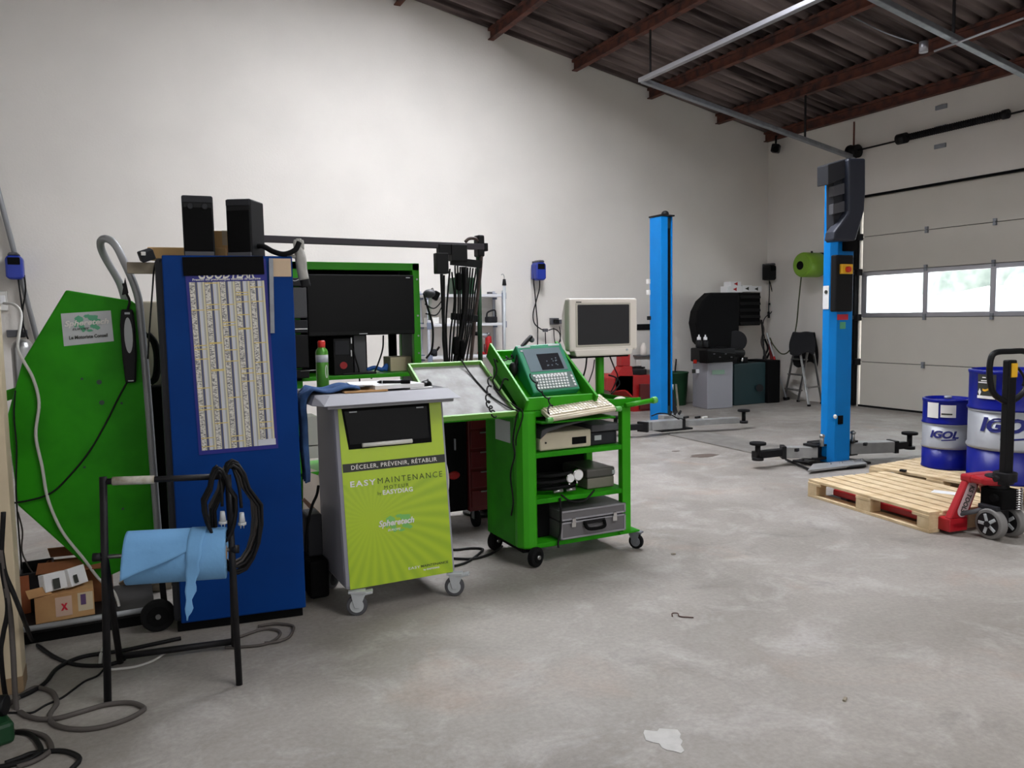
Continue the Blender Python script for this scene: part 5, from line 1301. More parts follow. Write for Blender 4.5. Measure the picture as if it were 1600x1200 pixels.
# ================================================================ BEHIND THE TROLLEYS
# ---- red and black tool trolley under the tilted tray
tt = thing('tool_trolley', 'black and dark red tool trolley beneath the tilted tray', 'tool trolley', (2.13,5.28,0))
MB().box((1.86,5.05,.14),(2.16,5.50,.86)).build('left_body', 'blackm', tt, .008, True)
MB().box((2.165,5.03,.13),(2.52,5.50,.88)).build('drawer_body', 'dred', tt, .008, True)
for k in range(5): MB().box((2.18,5.02,.16+k*.14),(2.505,5.032,.28+k*.14)).build('drawer', 'dred', tt, .004, True); MB().box((2.25,5.012,.265+k*.14),(2.44,5.022,.275+k*.14)).build('drawer_pull', 'steel', tt, .002, True)
MB().box((2.06,5.03,.58),(2.072,5.05,.66)).build('handle', 'alu', tt, .003, True)
MB().ell((2.06,5.05,.40),(.045,.01,.03)).build('red_badge', 'red', tt, 0, True)
for x, y in ((1.93,5.12),(2.24,5.1),(2.45,5.1),(1.93,5.42),(2.45,5.42)):
    MB().cyl((x-.018,y,.062),(x+.018,y,.062),.062,n=22).build('castor_wheel', 'rubber', tt, .006, True); MB().box((x-.024,y-.02,.06),(x+.024,y+.02,.135)).build('castor_fork', 'galv', tt, .003, True)
one(MB().lathe([(.035,0),(.045,.005),(.045,.11),(.02,.15),(.018,.17),(0,.17)],Matrix.Translation(py(739,545,5.2)-Vector((0,0,.22))),18), 'green_bottle', mat('bottle_green',(120,170,130),.3), 'pale green bottle standing among the test leads', 'bottle').location.z = .88

# ---- green workstation frame with monitor
WY = 5.6
ws = thing('workstation_frame', 'tall green steel workstation frame behind the lime trolley', 'workstation', (1.62, WY+.2, 0))
fx0, fx1, fzt = 1.10, py(657,500,WY).x, py(560,410,WY).z
def wsb(name, a, b, m='green', bv=.004): return MB().box(a,b).build(name, m, ws, bv, True)
wsb('upright', (fx1-.055,WY,.08),(fx1,WY+.05,fzt)); wsb('upright', (fx0,WY,.08),(fx0+.055,WY+.05,fzt))
wsb('upright', (fx1-.016,WY+.42,.08),(fx1,WY+.47,fzt-.1)); wsb('upright', (fx0,WY+.42,.08),(fx0+.05,WY+.47,fzt-.1))
wsb('top_beam', (fx0,WY,fzt-.055),(fx1,WY+.05,fzt)); wsb('top_panel', (fx0,WY+.02,fzt-.02),(fx1,WY+.47,fzt-.004), 'dgreen')
wsb('side_panel', (fx1-.012,WY+.05,.4),(fx1-.004,WY+.42,fzt-.02), 'dgreen')
for z in (.42, 1.10): wsb('shelf', (fx0,WY+.0,z-.03),(fx1,WY+.47,z), 'green')
wsb('bottom_shelf', (fx0,WY,.12),(fx1,WY+.47,.15), 'blackm')
# rear panel with the two openings that show the wall
o1, o2, o3, o4 = py(573,540,WY+.44).x, py(608,540,WY+.44).x, py(620,540,WY+.44).x, py(644,540,WY+.44).x
zo0, zo1 = 1.13, py(590,522,WY+.44).z
wsb('rear_panel', (fx0,WY+.44,1.10),(o1,WY+.46,fzt-.02), 'blackm', 0); wsb('rear_panel', (o1,WY+.44,zo1),(fx1,WY+.46,fzt-.02), 'blackm', 0)
wsb('rear_mullion', (o2,WY+.44,zo0),(o3,WY+.46,zo1), 'blackm', 0); wsb('rear_mullion', (o4,WY+.44,zo0),(fx1,WY+.46,zo1), 'blackm', 0)
for z in (1.79, 1.52, 1.37, 1.24): MB().cyl((fx1-.02,WY-.004,z),(fx1-.02,WY,z),.007).build('bolt', 'steel', ws, 0, True)
for x in (fx0+.04, fx1-.04):
    for y in (WY+.05, WY+.42): MB().cyl((x-.018,y,.05),(x+.018,y,.05),.05,n=20).build('castor_wheel', 'rubber', ws, .005, True)
mn = thing('flat_monitor', 'large black flat monitor in the green workstation frame', 'monitor', (1.6,WY+.05,1.10))
m0, m1 = py(482,526,WY-.02), py(646,430,WY-.02)
MB().box((m0.x,WY-.02,m0.z),(m1.x,WY+.03,m1.z)).build('screen_case', 'lcd', mn, .006, True)
MB().box((m0.x+.01,WY-.0235,m0.z+.03),(m1.x-.012,WY-.0195,m1.z-.012)).build('screen', 'gloss', mn, 0, True)
MB().box((m0.x+.0,WY-.022,m1.z-.004),(m1.x,WY-.005,m1.z+.0)).build('top_edge', 'dgrey', mn, 0, True)
MB().box(((m0.x+m1.x)/2-.03,WY-.024,m0.z+.008),((m0.x+m1.x)/2+.03,WY-.0195,m0.z+.014)).build('badge', 'labelgrey', mn, 0, True)
MB().box((m1.x-.06,WY-.0245,m1.z-.022),(m1.x-.03,WY-.0235,m1.z-.016)).build('sticker', 'labelgrey', mn, 0, True)
nx0, nx1 = py(553,560,WY+.06).x, py(572,560,WY+.06).x
MB().box((nx0,WY+.05,1.10),(nx1,WY+.12,m0.z+.1)).build('stand_neck', 'dgrey', mn, .006, True); MB().box((nx0-.10,WY+.0,1.10),(nx1+.06,WY+.24,1.115)).build('stand_foot', 'black', mn, .006, True)
pc = thing('computer_tower', 'black computer tower with a red button below the monitor', 'computer', (py(537,560,WY+.02).x,WY+.2,1.10))
p0_, p1_ = py(523,600,WY+.02), py(551,528,WY+.02)
MB().box((p0_.x,WY+.02,1.10),(p1_.x,WY+.40,p1_.z)).build('case', 'black', pc, .005, True)
MB().cyl(py(537,571,WY+.01), py(537,571,WY+.02), .026).build('red_button', 'red', pc, 0, True)
MB().box((p0_.x+.01,WY+.015,p1_.z-.12),(p1_.x-.03,WY+.02,p1_.z-.02)).build('drive_bay', 'charcoal', pc, .002, True)
for yy in (532, 552): MB().cbox(py(549,yy,WY+.012),(.008,.006,.045)).build('indicator', 'paper', pc, 0, True)
de = thing('device_stack', 'black and grey stacked device left of the flat monitor', 'device', (py(470,560,WY-.1).x,WY+.0,1.10))
d0, d1 = py(440,560,WY-.08).x, py(483,560,WY-.08).x
for ya, yb, m in ((434,447,'charcoal'),(449,497,'dgrey'),(500,520,'charcoal'),(523,575,'black'),(578,598,'black')):
    z0, z1 = py(470,yb,WY-.08).z, py(470,ya,WY-.08).z; MB().box((d0,WY-.08,max(z0,1.10)),(d1,WY+.30,z1)).build('device_unit', m, de, .006, True)
z_ = py(470,514,WY-.085).z; MB().box((d0+.03,WY-.088,z_-.004),(d1-.005,WY-.08,z_+.004)).build('chrome_strip', 'paper', de, 0, True)
z_ = py(470,438,WY-.085).z; MB().tube(cr([(d1-.11,WY-.083,z_+.01),(d1-.08,WY-.083,z_-.004),(d1-.05,WY-.083,z_+.006)],4),.003).build('emblem', 'labelgrey', de, 0, True)
MB().tube([py(470,580,WY-.085), py(498,578,WY-.085)],.004).build('rail', 'steel', de, 0, True)
one(MB().box((py(637,547,WY+.30).x,WY+.30,1.12),(py(645,547,WY+.30).x,WY+.304,1.33)), 'hanging_paper', 'paper', 'white paper hanging in the right opening of the workstation', 'paper')
one(MB().box((py(607,575,WY+.2).x,WY+.15,1.10),(py(640,575,WY+.2).x,WY+.33,1.21)), 'small_carton', mat('pale_carton',(196,182,152),.85), 'pale carton on the green shelf under the monitor', 'box', .006)
q = MB(); q.tube(cr([py(573,572,WY+.2), py(585,568,WY+.2), py(597,571,WY+.2), py(604,564,WY+.2), py(602,573,WY+.2)],5),.016,8); one(q, 'blue_strap', mat('strap_blue',(40,96,180),.6), 'blue strap bundled on the green shelf', 'strap').location.z = 1.10
lead('monitor_cable', 'black cable hanging across the bright opening of the workstation', [py(*p, WY+.1) for p in ((599,524),(598,545),(592,565),(586,580),(580,592))], .006, 'cable')
lead('monitor_cable', 'black cable hanging in front of the grey monitor stand', [py(*p, WY+.02) for p in ((551,545),(556,562),(561,580),(562,598))], .006, 'cable')
# white boxes and beige folders on the lower shelves, seen left of the lime trolley
for (x, y, wd, hh, lab, yy) in ((480,675,.16,.22,'white carton higher on the lower shelf left of the lime trolley',WY+.1), (482,706,.16,.10,'white carton lower on the shelf left of the lime trolley',WY+.1)):
    p = py(x, y, yy); one(MB().box((p.x-wd/2,yy,p.z-hh/2),(p.x+wd/2,yy+.2,p.z+hh/2)), 'white_carton', 'white', lab, 'box', .004)
p = py(500,770,5.45)
fo = thing('flattened_carton', 'beige flattened carton sloping left of the lime trolley', 'box', (p.x,5.5,.13))
MB().prism([py(474,728,5.62), py(496,736,5.62), py(522,778,5.40), py(522,822,5.40), py(474,818,5.40)][::-1],(0,.02,0)).build('board', mat('pale_board',(190,178,166),.85), fo, .003, True)
MB().prism([py(472,782,5.38), py(476,778,5.38), py(499,800,5.38), py(494,806,5.38)][::-1],(0,.015,0)).build('flap', mat('brown_edge',(120,92,78),.85), fo, .002, True)

# ---- cable boom with hanging test leads
BY = 5.4
zb = lambda x, y: py(x, y, BY)
cbm = thing('cable_boom', 'black swivel boom on a pole carrying the hanging test leads', 'boom', (zb(752,400).x, BY+.06, 0))
MB().bar(zb(407,373), zb(758,386), .04, .045).build('boom_arm', mat('boom_plum',(48,42,50),.5), cbm, .004, True)
pxp = zb(752,420).x
MB().cyl((pxp,BY+.05,.9),(pxp,BY+.05,2.0),.018,n=14).cyl((pxp,BY+.05,0),(pxp,BY+.05,.9),.025,n=14).build('pole', 'dgreen', cbm, 0, True)
MB().cyl((pxp,BY+.05,0),(pxp,BY+.05,.02),.16,n=24).build('foot', 'iron', cbm, .003, True)
MB().cbox((pxp,BY+.03,2.03),(.055,.09,.16)).build('swivel_head', 'black', cbm, .012, True)
MB().cbox((pxp+.035,BY,2.02),(.03,.05,.06)).build('end_stop', 'black', cbm, .006, True)
a, b = zb(679,428), zb(697,396); MB().box((a.x,BY-.05,a.z),(b.x,BY+.02,b.z)).build('junction_box', 'black', cbm, .006, True)
a, b = zb(684,398), zb(703,382); MB().box((a.x,BY-.03,a.z),(b.x,BY+.03,b.z)).build('hanger_block', 'black', cbm, .004, True)
a, b = zb(703,408), zb(727,383); MB().box((a.x,BY-.04,a.z),(b.x,BY+.03,b.z)).build('hanger_block', 'black', cbm, .004, True)
MB().bar(zb(704,408), zb(752,413), .03, .055).build('lead_rack', 'black', cbm, .004, True)
MB().bar(zb(705,494), zb(746,498), .03, .05).build('lead_spacer', 'black', cbm, .004, True)
kinds = ['first','second','third','fourth','fifth','sixth','seventh','eighth','ninth','tenth','eleventh','twelfth','thirteenth','fourteenth']
TL = [((690,428),(692,480),(694,530),(696,572)), ((694,430),(694,480),(692,530),(697,572)), ((703,420),(700,455),(697,510),(700,572)), ((706,425),(710,470),(704,520),(702,572)),
      ((711,415),(712,470),(709,520),(705,572)), ((715,415),(716,470),(714,530),(708,572)), ((719,417),(719,465),(718,520),(711,572)), ((723,417),(724,470),(721,520),(714,572)),
      ((727,417),(727,470),(720,520),(710,572)), ((731,418),(729,480),(722,530),(716,572)), ((735,418),(731,470),(727,520),(718,572)), ((739,419),(735,460),(730,520),(720,572)), ((744,419),(738,465),(733,520),(722,572)), ((748,420),(742,460),(736,520),(728,572))]
for i, P in enumerate(TL):
    r_ = .012 if i in (0, 7, 8) else .0065
    yy = BY-.05+.012*(i % 4)
    pts = [py(x, y, yy) for x, y in P]; pts.append(pts[-1]+Vector((.01,0,-.12)))
    lead('test_lead', '%s black test lead from the left under the boom' % kinds[i], pts, r_, 'cable', 5)['group'] = 'test leads hanging from the boom'
lead('thick_lead', 'thick brown lead arching over the boom end and hanging down', [zb(727,378), zb(733,373), zb(742,373), zb(750,381), zb(752,400), zb(749,440), zb(743,490), zb(738,540), zb(735,572)], .013, mat('brown_lead',(66,50,46),.6), 6)
q = MB(); q.ell((0,0,.06),(.035,.03,.07)); 
for i, (x, y, w_) in enumerate(((717,440,.05),(712,540,.06),(722,545,.05))): one(MB().cbox(py(x,y,BY-.06),(w_*.7,.04,.13)), 'lead_clamp', 'blackm', ['black clamp high among the hanging leads','black clamp at lower left of the hanging leads','black clamp at lower right of the hanging leads'][i], 'clamp', .012, 'clamps on the test leads')
for i, pts in enumerate((((662,458),(668,480),(676,510),(675,545),(666,560)), ((664,475),(678,482),(690,470),(694,455)), ((665,490),(682,492),(692,475),(695,460)))):
    lead('looped_cable', ['black cable looping beside the green workstation upright','upper thin cable bow left of the test leads','lower thin cable bow left of the test leads'][i], [py(*p, 5.7) for p in pts], .008 if i == 0 else .005, 'cable')
wl = thing('inspection_lamp', 'white capped inspection lamp hanging beside the workstation', 'lamp', py(671,470,5.75))
a, b = py(664,464,5.75), py(678,452,5.75); MB().ell(py(671,459,5.75),(.05,.05,.035)).build('lamp_shade', 'dgrey', wl, 0, True); MB().cyl(py(672,500,5.75), py(672,464,5.75), .014).build('lamp_stem', 'white', wl, 0, True)
MB().tube(cr([py(672,455,5.75),py(676,450,5.75),py(678,456,5.75)],4),.004).build('hook', 'steel', wl, 0, True)
one(MB().cbox(py(681,462,5.74),(.05,.04,.07),0,0,.5), 'cable_plug', 'black', 'black plug hanging right of the inspection lamp', 'plug', .01)

# ================================================================ BACK WALL
YW = YB
# ---- shelving unit
SY = 10.2
x0, x1 = py(668,500,SY).x, py(789,500,SY).x
shf = thing('storage_shelf', 'grey metal storage shelf against the back wall', 'shelf', ((x0+x1)/2, 10.37, 0))
zs_ = [py(740,y,SY).z for y in (459.5, 505, 555)]
for z in zs_+[.35, .02]:
    MB().box((x0,SY,z-.04),(x1,YW-.03,z)).build('shelf_board', mat('shelf_grey',(206,206,208),.5), shf, .004, True)
for x in (x0, x1-.035):
    for y in (SY, YW-.07):
        MB().box((x,y,0),(x+.035,y+.03,zs_[0]+.05)).build('post', mat('post_grey',(182,184,192),.5), shf, .003, True)
        for z in zs_: MB().box((x-.012,y-.008,z-.07),(x+.06,y+.002,z+.02)).build('corner_clip', mat('clip_grey',(120,128,146),.45,.2), shf, .003, True)
tube_ = thing('tube_lamp', 'slim tube work lamp with a black hooked cap by the shelf', 'lamp', (x1+.06, SY-.03, .3))
q0_, q1_ = py(788,600,SY-.03), py(788,446,SY-.03)
MB().cyl(q0_, q1_, .022, n=14).build('tube', 'labelgrey', tube_, 0, True); MB().cyl(q1_, q1_+Vector((0,0,.09)), .032, .02, n=14).build('cap', 'black', tube_, .004, True)
MB().tube(cr([q1_+Vector((0,0,.09)), q1_+Vector((.0,0,.13)), q1_+Vector((-.02,0,.16)), q1_+Vector((-.045,0,.15))],4),.006).build('hook', 'steel', tube_, 0, True)
one(MB().tube([py(686,420,5.3)]*1+[py(686,421,5.3)],.001) if False else MB().box((py(713,455,SY).x,SY+.08,zs_[0]),(py(745,455,SY).x,SY+.28,zs_[0]+.235)), 'green_case', 'dgreen', 'dark green case on the top of the storage shelf', 'case', .008)
one(MB().box((py(768,455,SY).x,SY+.1,zs_[0]),(py(774,455,SY).x,SY+.16,zs_[0]+.035)), 'small_part', 'dgrey', 'small grey part on the top right of the shelf', 'part', .004)
def onsh(name, label, cat, xa, xb, k, h, m, dy=.04, dp=.22, bv=.006): return one(MB().box((py(xa,500,SY).x,SY+dy,zs_[k]),(py(xb,500,SY).x,SY+dy+dp,zs_[k]+h)), name, m, label, cat, bv)
onsh('plastic_tub', 'white plastic tub leftmost on the middle shelf by the wall', 'tub', 672, 688, 1, .09, 'white')
onsh('plastic_tub', 'low white tub behind the leads on the storage shelf', 'tub', 698, 712, 1, .08, 'white')
onsh('grey_drawer_box', 'grey drawer box on the middle of the storage shelf', 'box', 730, 744, 1, .20, 'dgrey')
onsh('white_carton', 'white carton standing on the storage shelf beside a grey box', 'box', 742, 751, 1, .10, 'paper')
bgm = thing('tool_bag', 'black tool bag with a handle on the storage shelf', 'bag', (py(772,500,SY).x, SY+.1, zs_[1]))
MB().box((-.08,-.06,0),(.08,.06,.09)).build('bag_body', 'cloth', bgm, .02); MB().tube(cr([(-.07,0,.08),(-.05,0,.15),(.06,0,.18),(.075,0,.09)],5),.012).build('bag_handle', 'cloth', bgm)
bj = thing('bottle_jack', 'red bottle jack with a silver ram on the lower shelf', 'jack', (py(766,550,SY).x, SY+.12, zs_[2]))
MB().cbox((0,0,.02),(.24,.14,.04)).build('base', 'red', bj, .012); MB().cyl((.03,0,.03),(.03,0,.26),.055,.045,n=18).build('cylinder', 'red', bj, .008); MB().cyl((.03,0,.26),(.03,0,.31),.03,n=14).build('ram', 'steel', bj)
MB().cyl((.0,0,.27),(-.15,-.02,.30),.035,.028,n=14).build('pump_arm', 'labelgrey', bj); MB().cyl((-.15,-.02,.30),(-.20,-.02,.305),.03,n=12).build('arm_grip', 'blackm', bj); MB().cyl((-.05,-.06,.02),(-.05,-.06,.15),.02,n=12).build('pump', 'dred', bj)
t = thing('cordless_tool', 'small black tool leftmost on the lower shelf', 'tool', (py(682,548,SY).x, SY+.12, zs_[2])); MB().cbox((0,0,.05),(.10,.08,.10)).build('tool_body', 'black', t, .02); MB().cyl((-.02,-.04,.07),(-.02,-.08,.07),.03,n=14).build('tool_nose', 'charcoal', t); MB().cyl((.05,0,.08),(.09,0,.13),.015).build('tool_grip', 'blackm', t)
t = thing('orange_funnel', 'orange and red plastic funnel below the lower shelf', 'funnel', py(744,575,9.9)-Vector((0,0,.12))); MB().lathe([(.012,0),(.014,.06),(.05,.12),(.085,.17),(.088,.18)],n=18).build('cone', 'orange', t); MB().cyl((-.03,0,.13),(-.05,0,.2),.025).build('rim_handle', 'dred', t)
MB().tube([(0,0,-.75),(0,0,.02)],.012).build('spout_stand', 'iron', t)
# ---- blue cable reels
def reel(label, px_, py_, m, cordpts, plug=None, X=None):
    c = py(px_, py_, YW-.02) if X is None else pxx(px_, py_, X)
    t = thing('cable_reel', label, 'cable reel', c, 0 if X is None else R(-90), 'cable reels on the walls')
    MB().box((-.04,-.02,-.13),(.04,.02,.15)).build('bracket', 'dgrey', t, .005)
    MB().prism([(-.085,-.20,-.11),(-.06,-.20,-.14),(.06,-.20,-.14),(.085,-.20,-.11),(.085,-.20,.09),(.055,-.20,.125),(-.055,-.20,.125),(-.085,-.20,.09)],(0,.18,0)).build('housing', m, t, .02)
    MB().box((-.06,-.205,.02),(.06,-.198,.10)).build('cord_opening', 'blackm', t, .004); MB().prism([(-.06,-.205,.125),(.06,-.205,.125),(.04,-.205,.155),(-.04,-.205,.155)],(0,.16,0)).build('hood', 'dgrey', t, .01)
    for i, pts in enumerate(cordpts): MB().tube(cr([p for p in pts],6),.009,6).build('cord', 'cable', t, 0, True)
    return t
y_ = YW-.12
reel('blue cable reel on the wall above the storage shelf gap', 836, 424, 'reelblue', [[py(*p, y_) for p in ((834,418),(834,440),(836,460),(838,485),(840,510),(840,545),(840,600))], [py(*p, y_) for p in ((843,432),(843,450),(838,470),(833,490),(835,505),(845,514),(852,516))]])
reel('blue cable reel on the wall at far left', 25, 418, 'reelblue', [[py(*p, y_) for p in ((25,412),(29,440),(33,470),(36,500),(34,520))], [py(*p, y_) for p in ((38,430),(40,455),(36,480),(36,505),(44,530))]])
t = reel('black cable reel with a hanging cord near the corner', 1195, 426, 'black', [[py(*p, y_) for p in ((1202,436),(1202,460),(1201,480),(1201,497))], [py(*p, y_) for p in ((1203,440),(1208,462),(1212,475),(1205,488),(1195,497),(1192,510),(1195,530))]])
MB().cyl(py(1201,497,y_), py(1201,487,y_), .022, n=10).ell(py(1202,475,y_),(.02,.02,.02)).build('cord_stop', 'black', t, 0, True)
# sockets and plugs
t = thing('wall_socket', 'grey wall socket with black plugs on the back wall', 'socket', py(866,502,YW)); c = py(866,502,YW-.03)
MB().cbox(c,(.14,.06,.10)).build('socket_box', 'dgrey', t, .006, True); MB().cbox(c+Vector((.0,-.06,.0)),(.07,.08,.06)).build('plug', 'black', t, .01, True); MB().cbox(c+Vector((.09,-.04,-.01)),(.09,.08,.07)).build('plug', 'dgrey', t, .01, True)
for k, pts in enumerate((((865,512),(866,528),(868,540)), ((874,510),(876,525),(872,540)))): lead('plug_lead', ['left black plug lead below the grey wall socket','right black plug lead below the grey wall socket'][k], [py(*p, YW-.09) for p in pts], .007, 'cable')
t = thing('inline_socket', 'grey inline socket on the cord of the blue reel', 'socket', py(852,516,y_)); MB().cbox(py(852,516,y_),(.08,.05,.05)).build('socket_body', 'dgrey', t, .01, True); MB().tube(cr([py(857,516,y_), py(866,514,y_), py(874,520,y_), py(876,534,y_)],5),.008).build('outgoing_cord', 'cable', t, 0, True); MB().tube([py(852,519,y_), py(853,545,y_)],.008).build('drop_cord', 'cable', t, 0, True)
t = thing('wall_switch', 'white switch plate at the left edge of the wall', 'switch', py(4,470,YW)); MB().cbox(py(3,470,YW-.02),(.11,.03,.22)).build('plate', 'white', t, .006, True); MB().cbox(py(4,468,YW-.04),(.05,.02,.09)).build('rocker', 'paper', t, .004, True)
t = thing('junction_box', 'grey junction box with plugs at far left of the wall', 'socket', py(28,522,YW)); MB().cbox(py(27,521,YW-.04),(.20,.06,.08)).build('box_body', 'dgrey', t, .006, True); MB().cbox(py(35,523,YW-.1),(.05,.06,.06)).build('plug', 'black', t, .008, True)
t = thing('steel_canister', 'tall dull steel canister below the left junction box', 'canister', py(34,600,9.9)-Vector((0,0,.6)))
cc = py(34,530,9.9); MB().lathe([(.10,-cc.z),(.105,-cc.z+.01),(.105,-.10),(.09,-.04),(.05,0),(0,0)],Matrix.Translation((0,0,0)),20).build('canister_body', 'steel', t)
t.location = (cc.x, cc.y, cc.z); t.children[0].location = (0,0,0)
# leaning grey conduit
cA, cB = py(-30,195,YW-.06), py(62,545,YW-.06); dd = (cB-cA)
one(MB().tube([cA-dd*.8, cB+dd*.25],.028,12), 'grey_conduit', 'tubegrey', 'long grey pipe slanting across the wall at far left', 'pipe')

# ---- tyre changer (red) behind the far column
tc_ = pz(995,643); TY = tc_.y
ch = thing('tyre_changer', 'red tyre changer machine behind the far lift column', 'tyre changer', (tc_.x,TY+.3,0))
def rp(x, y): return py(x, y, TY)
def cpr(name, pts, m, dep, par=ch, Y=None, bv=.012): return MB().prism([py(x,y,Y or TY) for x, y in pts][::-1],(0,dep,0)).build(name, m, par, bv, True)
cpr('base_cabinet', [(960,592),(968,586),(1028,586),(1028,646),(990,646),(990,624),(976,610),(962,612)], 'red', .55)
cpr('side_wing', [(958,612),(960,592),(974,572),(988,572),(990,590),(990,622),(980,612)], 'red', .20)
cpr('tower', [(972,572),(972,552),(985,550),(985,572)], 'red', .16)
MB().cyl(rp(1002,586)+Vector((0,.2,0)), rp(1002,578)+Vector((0,.2,0)), .20, n=28).build('turntable', 'iron', ch, .004, True)
for k in range(4):
    a = k*PI/2+.4; c = rp(1002,577)+Vector((0,.2,.02)); MB().bar(c, c+Vector((.19*math.cos(a),.19*math.sin(a),0)), .06, .03).build('jaw', 'iron', ch, .004, True)
MB().tube(cr([rp(951,586), rp(962,590), rp(968,600), rp(955,616)],5),.012).build('pedal_hose', 'cable', ch, 0, True)
cpr('motor_base', [(1000,600),(1024,600),(1024,640),(1000,640)], 'dred', .04, Y=TY-.05)
pl2 = py(1004,555,10.4)
t = thing('wall_bracket_shelf', 'narrow wall shelf holding a white bottle behind the column', 'shelf', pl2); MB().box((pl2.x-.06,10.3,pl2.z-.02),(pl2.x+.25,YW,pl2.z)).build('board', 'dgrey', t, .003, True)
t = thing('pump_bottle', 'white bottle on the narrow wall shelf', 'bottle', (pl2.x+.02,10.40,pl2.z)); MB().lathe([(.045,0),(.05,.01),(.05,.13),(.03,.17),(.022,.2),(0,.2)],n=18).build('bottle_body', 'crt', t)
pl3 = py(1004,566,10.35); one(MB().box((pl3.x-.06,10.30,pl3.z-.12),(pl3.x+.20,10.45,pl3.z+.04)), 'pale_carton', 'white', 'pale carton below the narrow wall shelf', 'box', .006)
t = thing('notice_plate', 'black plate fixed to the wall left of the far column', 'sign', py(1006,511,YW)); a, b = py(995,516,YW), py(1020,506,YW); MB().box((a.x,YW-.012,a.z),(b.x,YW,b.z)).build('plate', 'black', t, .003, True); MB().cyl((b.x-.06,YW-.016,b.z-.05),(b.x-.06,YW-.012,b.z-.05),.01).build('stud', 'steel', t, 0, True)
# leaning boards and broom beside the far column
for (xa, ya, xb, yb, m, lab) in ((1049,600,1046,645,'white','white board leaning beside the far blue column'), (1046,598,1058,646,'iron','black board leaning against the white board'), (1056,600,1062,640,'woodo','old batten leaning beside the black board')):
    p0 = py(xa,ya,8.75); p1 = Vector((py(xb,yb,8.62).x,8.62,.0)); one(MB().bar(p0, p1+Vector((.0,0,.01)), .07 if m != 'woodo' else .03, .012, up=(0,1,0)), 'leaning_board', m, lab, 'board', .002)
# green waste bin
gb = pz(1067,634); t = thing('waste_bin', 'dark green waste bin left of the grey wheel balancer', 'bin', (gb.x, gb.y+.18, 0))
MB().lathe([(.16,0),(.165,.01),(.20,.52),(.21,.53),(.205,.55),(.19,.55),(.155,.03),(0,.03)],n=26).build('bin_body', 'dgreen', t); MB().tube([(-.05,0,.3),(.10,.12,.75)],.012).build('stick', 'iron', t)
# ---- wheel balancer
b0, bL, bR = pz(1105,640), pz(1082,635), pz(1145,637)
wb = thing('wheel_balancer', 'grey wheel balancer with a big black wheel guard', 'wheel balancer', (b0.x+.2,b0.y+.15,0))
hB = py(1105,567,b0.y).z; bk = bR+(bL-b0)*1.0
MB().prism([b0, bR, bk, bL],(0,0,hB)).build('cabinet', 'greybox', wb, .015, True)
hT2 = py(1105,545,b0.y).z
ex = lambda p, k: b0.lerp(p, k)
cen = (b0+bR+bk+bL)/4
MB().prism([cen+(p-cen)*1.12+Vector((0,0,hB)) for p in (b0,bR,bk,bL)],(0,0,hT2-hB)).build('weight_tray', 'black', wb, .02, True)
nrm = Vector(((bR-b0).y, -(bR-b0).x, 0)).normalized(); mid_ = b0.lerp(bR,.42); along = (bR-b0).normalized()
MB().cbox(mid_+nrm*.004+Vector((0,0,hB*.79)),(.24,.004,.07),math.atan2(along.y,along.x)).build('maker_strip', mat('maker_mint',(130,160,140),.4), wb, 0, True)
for x, y, m in ((1086,565,'redbtn'),(1084,580,'ink'),(1090,580,'paper')): MB().cbox(py(x,y,bL.lerp(b0,.3).y-.06),(.05,.03,.06)).build('side_sticker', m, wb, .004, True)
HY = b0.y+.15
hood = [(1088,505),(1091,486),(1099,470),(1113,457),(1156,457),(1156,535),(1140,548),(1112,550),(1094,536)]
MB().prism([py(x,y,HY) for x, y in hood][::-1],(.12,.36,0)).build('wheel_guard', 'blackm', wb, .05, True)
MB().cyl(py(1150,533,HY-.05), py(1150,533,HY+.3), .17, n=28).build('guard_hub', 'black', wb, .01, True)
MB().cyl(py(1120,548,HY-.12), py(1160,552,HY-.12), .07, n=18).build('shaft_housing', 'black', wb, .01, True)
MB().prism([py(x,y,b0.y-.12) for x, y in ((1105,548),(1150,552),(1148,562),(1106,568))][::-1],(0,.2,0)).build('keypad', 'gloss', wb, .008, True)
for i in range(4): MB().cbox(py(1116+i*9,553+(i%2)*5,b0.y-.13),(.03,.01,.015)).build('key', 'dgrey', wb, 0, True)
for k, x in enumerate((1092, 1102)):
    p = py(x,543,b0.y+.05); t = thing('oil_bottle', ['black bottle with white cap, left on the balancer','black bottle with white cap, right on the balancer'][k], 'bottle', p, group='bottles on the wheel balancer'); MB().lathe([(.045,0),(.05,.01),(.05,.09),(.03,.12)],n=16).build('bottle_body', 'black', t); MB().lathe([(.031,.10),(.03,.16),(.012,.17),(.01,.20),(0,.2)],n=14).build('cap', 'paper', t)
